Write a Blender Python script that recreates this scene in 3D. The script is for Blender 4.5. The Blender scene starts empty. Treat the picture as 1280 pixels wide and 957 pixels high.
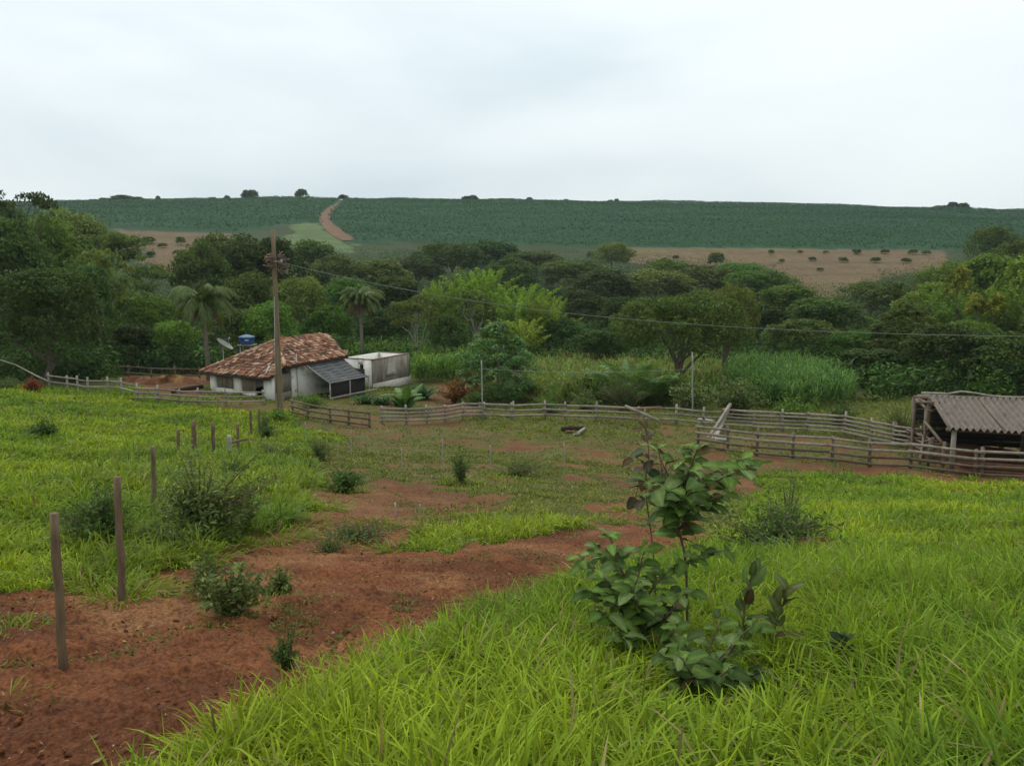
import bpy, math, random
import numpy as np
from mathutils import Vector
sc = bpy.context.scene
COL = sc.collection
R = math.radians
# ---------------------------------------------------------------- camera, sky, sun, exposure
W0, H0, FPX, V0 = 1280.0, 957.0, 960.0, 340.0
PITCH = math.atan((H0/2 - V0)/FPX)
cam_d = bpy.data.cameras.new('Camera'); cam = bpy.data.objects.new('Camera', cam_d); COL.objects.link(cam)
cam.location = (0, 0, 0); cam.rotation_euler = (math.pi/2 - PITCH, 0, 0)
cam_d.sensor_fit = 'HORIZONTAL'; cam_d.sensor_width = 36.0; cam_d.lens = 36.0*FPX/W0
cam_d.clip_start = 0.05; cam_d.clip_end = 6000
sc.camera = cam
SUN_EL, SUN_AZ = R(58), R(-35)          # azimuth from +Y (away from the camera) towards +X
world = bpy.data.worlds.new('World'); sc.world = world; world.use_nodes = True
wt = world.node_tree; wn = wt.nodes; wl = wt.links; wn.clear()
w_out = wn.new('ShaderNodeOutputWorld'); w_bg = wn.new('ShaderNodeBackground'); w_bg.inputs['Strength'].default_value = 0.1
w_sky = wn.new('ShaderNodeTexSky'); w_sky.sky_type = 'NISHITA'; w_sky.sun_disc = False
w_sky.sun_elevation = SUN_EL; w_sky.sun_rotation = SUN_AZ; w_sky.air_density = 1.0; w_sky.dust_density = 2.0
w_tc = wn.new('ShaderNodeTexCoord'); w_map = wn.new('ShaderNodeMapping'); w_map.inputs['Scale'].default_value = (1.0, 1.0, 3.2)
w_map.inputs['Location'].default_value = (3.1, 0.4, 0.9)
w_n1 = wn.new('ShaderNodeTexNoise'); w_n1.inputs['Scale'].default_value = 1.5; w_n1.inputs['Detail'].default_value = 5; w_n1.inputs['Roughness'].default_value = 0.42; w_n1.inputs['Distortion'].default_value = 0.35
w_n2 = wn.new('ShaderNodeTexNoise'); w_n2.inputs['Scale'].default_value = 5.0; w_n2.inputs['Detail'].default_value = 6; w_n2.inputs['Roughness'].default_value = 0.5
w_r = wn.new('ShaderNodeValToRGB'); cr = w_r.color_ramp
cr.elements[0].position = 0.33; cr.elements[0].color = (5.9, 6.75, 7.15, 1)
cr.elements[1].position = 0.66; cr.elements[1].color = (8.0, 8.6, 8.6, 1)
e = cr.elements.new(0.48); e.color = (7.3, 7.95, 8.1, 1)
w_mixn = wn.new('ShaderNodeMix'); w_mixn.data_type = 'FLOAT'; w_mixn.inputs[0].default_value = 0.18
w_mix = wn.new('ShaderNodeMixRGB'); w_mix.inputs[0].default_value = 0.95
wl.new(w_tc.outputs['Generated'], w_map.inputs[0])
wl.new(w_map.outputs[0], w_n1.inputs[0]); wl.new(w_map.outputs[0], w_n2.inputs[0])
wl.new(w_n1.outputs[0], w_mixn.inputs[2]); wl.new(w_n2.outputs[0], w_mixn.inputs[3])
wl.new(w_mixn.outputs[0], w_r.inputs[0])
wl.new(w_sky.outputs[0], w_mix.inputs[1]); wl.new(w_r.outputs[0], w_mix.inputs[2])
# thick cloud near the horizon is a little dimmer than overhead
w_sep = wn.new('ShaderNodeSeparateXYZ'); wl.new(w_tc.outputs['Generated'], w_sep.inputs[0])
w_hr = wn.new('ShaderNodeMapRange'); w_hr.inputs[1].default_value = 0.05; w_hr.inputs[2].default_value = 0.26
w_hr.inputs[3].default_value = 0.84; w_hr.inputs[4].default_value = 1.0
wl.new(w_sep.outputs[2], w_hr.inputs[0])
w_mul = wn.new('ShaderNodeVectorMath'); w_mul.operation = 'SCALE'
wl.new(w_mix.outputs[0], w_mul.inputs[0]); wl.new(w_hr.outputs[0], w_mul.inputs['Scale'])
wl.new(w_mul.outputs[0], w_bg.inputs['Color']); wl.new(w_bg.outputs[0], w_out.inputs['Surface'])
sun_d = bpy.data.lights.new('Sun', 'SUN'); sun_d.energy = 1.5; sun_d.angle = R(50); sun_d.color = (1.0, 0.96, 0.9)
sun = bpy.data.objects.new('Sun', sun_d); COL.objects.link(sun)
sdir = Vector((math.cos(SUN_EL)*math.sin(SUN_AZ), math.cos(SUN_EL)*math.cos(SUN_AZ), math.sin(SUN_EL)))
sun.rotation_euler = sdir.to_track_quat('Z', 'Y').to_euler()
sc.view_settings.view_transform = 'Standard'; sc.view_settings.look = 'None'
sc.view_settings.exposure = 0.4; sc.view_settings.gamma = 1.0; sc.view_settings.use_curve_mapping = False
sc.render.engine = 'CYCLES'
cy = sc.cycles
cy.max_bounces = 5; cy.diffuse_bounces = 2; cy.glossy_bounces = 2; cy.transmission_bounces = 3; cy.transparent_max_bounces = 4; cy.volume_bounces = 0
cy.use_adaptive_sampling = True; cy.adaptive_threshold = 0.006
cy.use_denoising = True
cy.caustics_reflective = False; cy.caustics_refractive = False

# ---------------------------------------------------------------- projection helpers
CP, SP = math.cos(PITCH), math.sin(PITCH)
def proj(x, y, z):
    fw = y*CP - z*SP; up = y*SP + z*CP
    fw = np.where(np.abs(fw) < 1e-4, 1e-4, fw)
    return W0/2 + FPX*x/fw, H0/2 - FPX*up/fw
def ray(u, v):
    dx = (u - W0/2)/FPX; dy = -(v - H0/2)/FPX
    return np.array([dx, CP + dy*SP, -SP + dy*CP])
def at(u, v, y):
    d = ray(u, v); return d*(y/d[1])

# ---------------------------------------------------------------- noise
def _h(ix, iy, s):
    n = (ix.astype(np.int64)*374761393 + iy.astype(np.int64)*668265263 + s*982451653) & 0xffffffff
    n = ((n ^ (n >> 13))*1274126177) & 0xffffffff
    return ((n ^ (n >> 16)) & 0xffff)/65535.0
def vnoise(x, y, s=0):
    ix = np.floor(x); iy = np.floor(y); fx = x-ix; fy = y-iy
    fx = fx*fx*(3-2*fx); fy = fy*fy*(3-2*fy)
    a = _h(ix, iy, s); b = _h(ix+1, iy, s); c = _h(ix, iy+1, s); d = _h(ix+1, iy+1, s)
    return (a*(1-fx)+b*fx)*(1-fy) + (c*(1-fx)+d*fx)*fy
def fbm(x, y, s=0, o=4):
    t = 0; a = .5; n = 0
    for k in range(o):
        t = t + a*vnoise(x*2**k+17.3*k, y*2**k-9.1*k, s+k); n += a; a *= .55
    return t/n
def sstep(a, b, x):
    t = np.clip((x-a)/(b-a), 0, 1); return t*t*(3-2*t)

# ---------------------------------------------------------------- terrain
YS = [1.5,3,4.7,6.5,8,10,14,20,28,33,38,45,52,60,70,80,110,160,220,260,330,450,600,640,720,900,1600]
NEAR = [-2.4,-2.7,-3.0,-3.3,-3.6,-4.05]
COLS = {
 -1.0: [-2.4,-2.7,-3.0,-3.25,-3.4,-3.6,-3.9,-4.4,-5.0,-5.4,-5.8,-6.5,-7.2,-8.0,-8.7,-9.0,-9,-6,1,9,22,38,52,52,50,40,30],
 -0.667: [-2.4,-2.7,-3.0,-3.3,-3.5,-3.8,-4.3,-5.0,-5.9,-6.4,-6.9,-7.5,-8.1,-8.7,-9.4,-9.9,-10,-8,-2,5.4,19,36,50,50.5,48,40,30],
 -0.333: NEAR+[-4.8,-5.9,-7.3,-7.9,-8.4,-9.0,-9.3,-9.5,-9.8,-10.2,-11,-11,-5,4,14,36.5,57.3,58,55,45,30],
 0.0: NEAR+[-4.95,-6.3,-8.0,-8.7,-9.1,-9.35,-9.55,-9.8,-10.3,-10.8,-11.5,-12,-7,0,8,32.5,55.6,56.3,53,45,30],
 0.333: NEAR+[-4.9,-6.3,-8.2,-9.05,-9.3,-9.4,-9.7,-10,-10.5,-11,-12,-12,-8,-1,8,30.5,53,53.5,50,45,30],
 0.667: NEAR+[-4.7,-6.2,-8.2,-9.1,-9.35,-9.5,-9.8,-10.1,-10.4,-10.8,-11,-11,-6,0,8.5,28,46.5,47,45,42,30],
 1.0: NEAR+[-4.6,-6.0,-7.9,-8.8,-9.2,-9.4,-9.6,-9.8,-10,-10,-10,-9,-4,2,10,29,48,49,49,42,30]}
_ly = np.linspace(math.log(1.5), math.log(1600), 420); _av = np.linspace(-1.0, 1.0, 81)
def _grid():
    ks = sorted(COLS); t = np.array([np.interp(_ly, np.log(YS), COLS[k]) for k in ks])
    g = np.array([[np.interp(a, ks, t[:, j]) for j in range(len(_ly))] for a in _av])
    def blur(m, s, ax):
        r = int(3*s); k = np.exp(-.5*(np.arange(-r, r+1)/s)**2); k /= k.sum()
        p = [(0, 0), (0, 0)]; p[ax] = (r, r); mp = np.pad(m, p, mode='edge')
        return np.apply_along_axis(lambda q: np.convolve(q, k, mode='valid'), ax, mp)
    return blur(blur(g, 4.5, 1), 4.0, 0)
_G = _grid()
def _base(x, y):
    yc = np.maximum(y, 1.5); a = np.clip(x/np.maximum(yc, 1.5), -1, 1)
    fi = (a+1)/2*80; fj = (np.log(np.minimum(yc, 1600))-_ly[0])/(_ly[-1]-_ly[0])*419
    i = np.clip(np.floor(fi).astype(int), 0, 79); j = np.clip(np.floor(fj).astype(int), 0, 418); fi = fi-i; fj = fj-j
    z = (_G[i, j]*(1-fi)+_G[i+1, j]*fi)*(1-fj) + (_G[i, j+1]*(1-fi)+_G[i+1, j+1]*fi)*fj
    return z + np.clip(1.5-y, 0, 400)*0.12
def _hump(x, y):
    hz = np.interp(y, [-60, 0, 1.5, 3, 4.7, 6.5, 8, 10, 14, 16], [6, -1.55, -1.68, -1.92, -2.38, -2.86, -3.25, -3.8, -4.85, -5.3])
    b = _base(x, y); w = sstep(10, 16, y)
    return np.maximum(hz*(1-w)+b*w, b-0.1)
# edge of the grassy hump, laid out on the ground
EDGE = [(-4.5, -12), (-1.9, -1), (-1.42, 2.0)]
for _u, _v in [(200, 985), (300, 930), (400, 870), (490, 818), (590, 778), (690, 752), (775, 728), (835, 700)]:
    d = ray(_u, _v); t = np.linspace(1.5, 16, 3000); x, y, z = d[0]*t, d[1]*t, d[2]*t
    k = np.argmax(z < np.interp(y, [0, 1.5, 3, 4.7, 6.5, 8, 10, 14, 16], [-1.55, -1.68, -1.92, -2.38, -2.86, -3.25, -3.8, -4.85, -5.3]))
    EDGE.append((x[k], y[k]))
EDGE += [(EDGE[-1][0]+1.6, EDGE[-1][1]+1.6), (9, 15.5), (30, 22)]
EDGE = np.array(EDGE)
def edge_sd(x, y):
    """signed distance to the hump edge, positive on the grassy side"""
    best = np.full(np.shape(x), 1e9); sg = np.zeros(np.shape(x))
    for (x0, y0), (x1, y1) in zip(EDGE[:-1], EDGE[1:]):
        dx, dy = x1-x0, y1-y0; L = dx*dx+dy*dy
        t = np.clip(((x-x0)*dx+(y-y0)*dy)/L, 0, 1)
        d2 = (x-x0-t*dx)**2+(y-y0-t*dy)**2
        s = np.sign((x-x0)*dy-(y-y0)*dx)
        m = d2 < best; best = np.where(m, d2, best); sg = np.where(m, s, sg)
    return np.sqrt(best)*sg
def H(x, y):
    x = np.asarray(x, float); y = np.asarray(y, float)
    sd = edge_sd(x, y) + (fbm(x*1.3, y*1.3, 5, 3)-.5)*.35
    w = sstep(-.75, .12, sd); w = np.where(y > 16, 1, w)
    z = _base(x, y)*(1-w) + _hump(x, y)*w
    r = np.hypot(x, y)
    z = z + (fbm(x/3.1, y/3.1, 11, 3)-.5)*np.clip(r/14, .12, .55)*(1-sstep(60, 120, r)) 
    z = z + (fbm(x/40, y/40, 21, 3)-.5)*3.0*sstep(160, 300, r)
    # worn ground round the farmyard buildings is level
    return z
def Hs(x, y): return float(H(np.array([x]), np.array([y]))[0])
def ground_at(u, v, lo=1.6, hi=900):
    d = ray(u, v); t = np.exp(np.linspace(math.log(lo), math.log(hi), 6000))
    x, y, z = d[0]*t, d[1]*t, d[2]*t
    m = z < H(x, y)
    if not m.any(): return None
    k = int(np.argmax(m)); return np.array([x[k], y[k], float(H(x[k:k+1], y[k:k+1])[0])])
def col_at(u, y):
    """ground point in the photo column u at depth y"""
    x = (u-W0/2)/FPX*y
    for _ in range(4):
        z = Hs(x, y); x = (u-W0/2)/FPX*(y*CP - z*SP)
    return np.array([x, y, Hs(x, y)])
def pip(u, v, poly):
    c = np.zeros(np.shape(u), bool); n = len(poly)
    for i in range(n):
        x0, y0 = poly[i]; x1, y1 = poly[(i+1) % n]
        if y0 == y1: continue
        c ^= ((y0 > v) != (y1 > v)) & (u < (x1-x0)*(v-y0)/(y1-y0)+x0)
    return c

# ---------------------------------------------------------------- mesh helpers
def np_mesh(name, V, quads=None, tris=None, tint=None, smooth=False):
    me = bpy.data.meshes.new(name); V = np.asarray(V, np.float32)
    me.vertices.add(len(V)); me.vertices.foreach_set('co', V.ravel())
    idx = []; st = []; n = 0
    for F, k in ((quads, 4), (tris, 3)):
        if F is not None and len(F):
            F = np.asarray(F, np.int32); idx.append(F.ravel()); st.append(n+np.arange(len(F))*k); n += F.size
    idx = np.concatenate(idx); st = np.concatenate(st)
    me.loops.add(len(idx)); me.loops.foreach_set('vertex_index', idx.astype(np.int32))
    me.polygons.add(len(st)); me.polygons.foreach_set('loop_start', st.astype(np.int32))
    if smooth: me.polygons.foreach_set('use_smooth', np.ones(len(st), bool))
    if tint is None: tint = (1, 1, 1)
    if True:
        a = me.color_attributes.new('tint', 'FLOAT_COLOR', 'POINT')
        c = np.ones((len(V), 4), np.float32); c[:, :3] = tint; a.data.foreach_set('color', c.ravel())
    me.update(calc_edges=True); me.validate()
    return me
def link(name, me, m=None, parent=None):
    o = bpy.data.objects.new(name, me); COL.objects.link(o)
    if m is not None and me is not None and not me.materials: me.materials.append(m)
    if parent is not None: o.parent = parent
    return o
LABELS = {}
def tag(o, label=None, cat=None, group=None, kind=None):
    if label: o['label'] = label
    if cat: o['category'] = cat
    if group: o['group'] = group
    if kind: o['kind'] = kind
    return o
def empty(name, loc=(0, 0, 0), rz=0, sc_=(1, 1, 1)):
    o = bpy.data.objects.new(name, None); COL.objects.link(o); o.empty_display_size = .2
    o.location = loc; o.rotation_euler = (0, 0, rz); o.scale = sc_; return o
class MB:
    """collects boxes, beams and tubes for ONE part"""
    def __init__(s, seed=0): s.v = []; s.q = []; s.t = []; s.c = []; s.n = 0; s.r = random.Random(seed)
    def _add(s, vs, fs, col=None):
        col = col or (1, 1, 1); s.v += [tuple(p) for p in vs]; s.c += [col]*len(vs)
        for f in fs: (s.q if len(f) == 4 else s.t).append([i+s.n for i in f])
        s.n += len(vs)
    def beam(s, p0, p1, w, h, up=(0, 0, 1), taper=1.0, jit=0.0, seg=1, col=None):
        p0 = Vector(p0); p1 = Vector(p1); d = (p1-p0).normalized(); u = Vector(up)
        if abs(d.dot(u)) > .97: u = Vector((0, 1, 0)) if abs(d.y) < .9 else Vector((1, 0, 0))
        sx = d.cross(u).normalized(); u = sx.cross(d).normalized(); vs = []; fs = []
        for k in range(seg+1):
            f = k/seg; p = p0.lerp(p1, f); ta = 1+(taper-1)*f
            if 0 < k < seg or jit: p = p + u*s.r.uniform(-jit, jit) + sx*s.r.uniform(-jit, jit)*.5
            a = w/2*ta; b = h/2*ta*(1+(s.r.uniform(-.1, .1) if jit else 0))
            vs += [p-sx*a-u*b, p+sx*a-u*b, p+sx*a+u*b, p-sx*a+u*b]
            if k:
                o = (k-1)*4
                for i in range(4): j = (i+1) % 4; fs.append((o+i, o+j, o+4+j, o+4+i))
        fs.append((3, 2, 1, 0)); o = seg*4; fs.append((o, o+1, o+2, o+3))
        s._add(vs, fs, col)
    def tube(s, pts, rad, n=7, cap=True, lump=0.0, col=None):
        pts = [Vector(p) for p in pts]; vs = []; fs = []; L = len(pts)
        if not hasattr(rad, '__len__'): rad = [rad]*L
        ref = Vector((0, 0, 1))
        for k, p in enumerate(pts):
            d = (pts[min(k+1, L-1)]-pts[max(k-1, 0)]).normalized()
            rr = ref if abs(d.dot(ref)) < .9 else Vector((1, 0, 0))
            a = d.cross(rr).normalized(); b = d.cross(a)
            for i in range(n):
                t = 2*math.pi*i/n; q = rad[k]*(1+s.r.uniform(-lump, lump))
                vs.append(p+a*math.cos(t)*q+b*math.sin(t)*q)
            if k:
                o = (k-1)*n
                for i in range(n): j = (i+1) % n; fs.append((o+i, o+n+i, o+n+j, o+j))
        s._add(vs, fs, col)
        if cap:
            o = s.n-L*n; c0 = s.n; s._add([pts[0], pts[-1]], [], col)
            for i in range(n):
                j = (i+1) % n; s.t.append([c0, o+i, o+j]); e_ = o+(L-1)*n; s.t.append([c0+1, e_+j, e_+i])
    def poly(s, vs, fs, col=None): s._add(vs, fs, col)
    def build(s, name, m, parent=None, smooth=False):
        return link(name, np_mesh(name, s.v, s.q, s.t, s.c, smooth), m, parent)

# ---------------------------------------------------------------- materials
def nodes(name):
    m = bpy.data.materials.new(name); m.use_nodes = True; t = m.node_tree; t.nodes.clear()
    return m, t.nodes, t.links
def solid(name, c1, c2=None, scale=6.0, rough=.85, bump=.3, stretch=(1, 1, 1), c3=None, s3=1.5, th3=(.5, .7), spec=.2, bdist=.02):
    """rough real-world surface: two tones broken up by noise, optional stain colour c3"""
    m, N, L = nodes(name); c2 = c2 or tuple(x*.6 for x in c1)
    out = N.new('ShaderNodeOutputMaterial'); p = N.new('ShaderNodeBsdfPrincipled')
    p.inputs['Roughness'].default_value = rough; p.inputs['Specular IOR Level'].default_value = spec
    tc = N.new('ShaderNodeTexCoord'); mp = N.new('ShaderNodeMapping'); mp.inputs['Scale'].default_value = stretch
    n = N.new('ShaderNodeTexNoise'); n.inputs['Scale'].default_value = scale; n.inputs['Detail'].default_value = 6; n.inputs['Roughness'].default_value = .65
    L.new(tc.outputs['Object'], mp.inputs[0]); L.new(mp.outputs[0], n.inputs[0])
    r = N.new('ShaderNodeValToRGB'); r.color_ramp.elements[0].position = .32; r.color_ramp.elements[1].position = .68
    r.color_ramp.elements[0].color = (*c2, 1); r.color_ramp.elements[1].color = (*c1, 1); L.new(n.outputs[0], r.inputs[0])
    c = r.outputs[0]
    if c3:
        n3 = N.new('ShaderNodeTexNoise'); n3.inputs['Scale'].default_value = s3; n3.inputs['Detail'].default_value = 5; n3.inputs['Roughness'].default_value = .6
        L.new(mp.outputs[0], n3.inputs[0])
        mr = N.new('ShaderNodeMapRange'); mr.inputs[1].default_value = th3[0]; mr.inputs[2].default_value = th3[1]; L.new(n3.outputs[0], mr.inputs[0])
        mx = N.new('ShaderNodeMixRGB'); mx.inputs[2].default_value = (*c3, 1); L.new(mr.outputs[0], mx.inputs[0]); L.new(c, mx.inputs[1]); c = mx.outputs[0]
    at_ = N.new('ShaderNodeAttribute'); at_.attribute_name = 'tint'
    mu = N.new('ShaderNodeMixRGB'); mu.blend_type = 'MULTIPLY'; mu.inputs[0].default_value = 1; L.new(c, mu.inputs[1]); L.new(at_.outputs[0], mu.inputs[2])
    L.new(mu.outputs[0], p.inputs['Base Color'])
    if bump:
        b = N.new('ShaderNodeBump'); b.inputs['Strength'].default_value = bump; b.inputs['Distance'].default_value = bdist
        L.new(n.outputs[0], b.inputs['Height']); L.new(b.outputs[0], p.inputs['Normal'])
    L.new(p.outputs[0], out.inputs[0]); return m
def leafy(name, col, trans=.35, hue=.02, val=.25, rough=.5, spec=.25, back=None):
    """leaf material: colour x per-leaf tint x small per-plant variation, with light passing through"""
    m, N, L = nodes(name)
    out = N.new('ShaderNodeOutputMaterial'); p = N.new('ShaderNodeBsdfPrincipled'); tr = N.new('ShaderNodeBsdfTranslucent')
    p.inputs['Roughness'].default_value = rough; p.inputs['Specular IOR Level'].default_value = spec
    a = N.new('ShaderNodeAttribute'); a.attribute_name = 'tint'
    mu = N.new('ShaderNodeMixRGB'); mu.blend_type = 'MULTIPLY'; mu.inputs[0].default_value = 1; mu.inputs[1].default_value = (*col, 1); L.new(a.outputs[0], mu.inputs[2])
    oi = N.new('ShaderNodeObjectInfo'); hs = N.new('ShaderNodeHueSaturation')
    def rng(o, lo, hi, k):
        wn_ = N.new('ShaderNodeMath'); wn_.operation = 'FRACT'; ml = N.new('ShaderNodeMath'); ml.operation = 'MULTIPLY'; ml.inputs[1].default_value = k
        L.new(o, ml.inputs[0]); L.new(ml.outputs[0], wn_.inputs[0])
        r = N.new('ShaderNodeMapRange'); r.inputs[3].default_value = lo; r.inputs[4].default_value = hi; L.new(wn_.outputs[0], r.inputs[0]); return r.outputs[0]
    L.new(rng(oi.outputs['Random'], .5-hue, .5+hue, 7.13), hs.inputs['Hue']); L.new(rng(oi.outputs['Random'], 1-val, 1+val, 13.7), hs.inputs['Value'])
    L.new(mu.outputs[0], hs.inputs['Color'])
    L.new(hs.outputs[0], p.inputs['Base Color'])
    if trans > 0:
        tc = N.new('ShaderNodeMixRGB'); tc.blend_type = 'MULTIPLY'; tc.inputs[0].default_value = 1; tc.inputs[2].default_value = (1.15, 1.1, .55, 1)
        L.new(hs.outputs[0], tc.inputs[1]); L.new(tc.outputs[0], tr.inputs[0])
        ms = N.new('ShaderNodeMixShader'); ms.inputs[0].default_value = trans; L.new(p.outputs[0], ms.inputs[1]); L.new(tr.outputs[0], ms.inputs[2]); L.new(ms.outputs[0], out.inputs[0])
    else: L.new(p.outputs[0], out.inputs[0])
    return m

# ---------------------------------------------------------------- ground cover map (bare soil, poor grass, lush grass)
POL = {
 'dirt': [(-200,1200),(-200,752),(-60,748),(40,742),(110,725),(150,752),(235,708),(310,672),(370,652),(388,640),(394,618),(480,604),(560,612),(640,625),(600,640),(530,650),(492,684),(500,697),(600,682),(722,668),(800,652),(850,640),(880,660),(860,720),(700,790),(400,1000)],
 'strip': [(430,548),(500,533),(560,535),(640,541),(700,549),(760,556),(840,556),(930,575),(1000,588),(940,604),(830,592),(740,572),(640,562),(540,556),(455,560)],
 'patch1': [(470,582),(560,578),(640,584),(600,596),(500,598)],
 'patch2': [(745,600),(845,596),(860,650),(770,655)],
 'fenceE': [(900,562),(1000,574),(1140,586),(1400,603),(1400,614),(1240,608),(1140,598),(1000,590),(900,582)],
 'corral': [(830,530),(900,536),(1010,544),(1080,552),(1140,560),(1140,585),(1000,572),(900,560),(840,550)],
 'houseyard': [(170,488),(250,494),(330,502),(420,490),(470,497),(545,478),(595,478),(600,520),(590,545),(480,548),(400,545),(380,520),(310,512)],
 'path': [(540,482),(590,482),(602,520),(545,520)],
 'yard': [(385,560),(450,540),(600,540),(700,545),(880,560),(960,600),(930,655),(860,690),(700,668),(490,700),(380,640)],
 'island': [(492,698),(498,676),(545,662),(600,650),(690,652),(722,662),(640,680),(560,690)],
 'bank': [(95,705),(92,610),(170,560),(300,548),(395,575),(392,635),(330,672),(240,698),(150,728)],
 'penearth': [(150,472),(255,468),(258,494),(180,492)],
}
def cover(x, y, z=None):
    """bare (0..1), lush (0..1) at ground points"""
    if z is None: z = H(x, y)
    r = np.hypot(x, y)
    wx = (fbm(x*.9, y*.9, 31, 3)-.5)*np.clip(r*.07, .3, 3.0); wy = (fbm(x*.9, y*.9, 47, 3)-.5)*np.clip(r*.14, .3, 6)
    u, v = proj(x+wx, np.maximum(y+wy, .8), z)
    sd = edge_sd(x, y) + (fbm(x*2.2, y*2.2, 91, 2)-.5)*.3
    hump = (sd > -.12) & (y < 17)
    inn = lambda k: pip(u, v, POL[k])
    bare = np.zeros(np.shape(x)); lush = np.ones(np.shape(x))
    yard = inn('yard'); lush = np.where(yard, .25, lush)
    n = fbm(x*.35, y*.35, 61, 4)
    bare = np.where(yard, np.clip((n-.57)*5, 0, .8), bare)
    for k, b in (('dirt', 1.0), ('strip', .40), ('patch1', .36), ('patch2', .42), ('fenceE', .6), ('corral', .36), ('houseyard', .36), ('path', .9), ('penearth', 1.0)):
        m = inn(k); bare = np.where(m, np.maximum(bare, b), bare)
        lush = np.where(m, .15, lush)
    n2 = fbm(x*1.1, y*1.1, 71, 4)
    isl = inn('island'); bare = np.where(isl, 0, bare); lush = np.where(isl, .9, lush)
    far_r = (y > 33) & (u > 560); lush = np.where(far_r, np.minimum(lush, .42), lush)
    sa = (x-19.9)*.95-(y-34.1)*.316; sb = (x-19.9)*.316+(y-34.1)*.95; sh = (sa > -.4) & (sa < 12) & (sb > -.5) & (sb < 9); bare = np.where(sh, 1.0, bare)
    back = (y < .8); 
    bare = np.where(back, np.where(sd > -.12, 0, 1.0), bare)
    bare = np.where(hump, 0, bare); lush = np.where(hump, 1, lush)
    beh = (y > 52) & (v < 497)
    lush = np.where(beh & (u > 200), np.minimum(lush, .6), lush)
    return bare, lush, n, n2
# ---------------------------------------------------------------- ground sheet
DIRT = np.array([.152, .057, .023]); DIRT2 = np.array([.190, .088, .037]); DIRTD = np.array([.082, .030, .014])
SOILG = np.array([.060, .075, .018])
VB = ([-400,0,100,170,290,345,365,410,425,440,520,700,900,1180,1280,1700],[284,284,283,287,291,283,279,281,296,304,303,308,310,312,316,318])
PAST = [[(765,307),(800,309),(930,310),(1180,313),(1190,332),(1130,345),(1085,352),(1060,375),(1010,368),(975,345),(900,333),(800,330),(760,322)],
        [(150,286),(175,289),(300,292),(300,322),(232,345),(180,338),(168,310)]]
GREENP = [(358,284),(372,278),(404,278),(416,290),(432,304),(440,316),(380,318),(360,300)]
def hill_regions(x, y, z):
    w = (fbm(x/9, y/9, 77, 3)-.5)
    u, v = proj(x+w*10, y+w*26, z)
    r = np.hypot(x, y); far = (y > 215)
    coffee = far & (v < np.interp(u, *VB)) & (r > 265)
    past = far & ~coffee & (pip(u, v, PAST[0]) | pip(u, v, PAST[1]))
    gp = far & pip(u, v, GREENP)
    return coffee, past, gp
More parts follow.
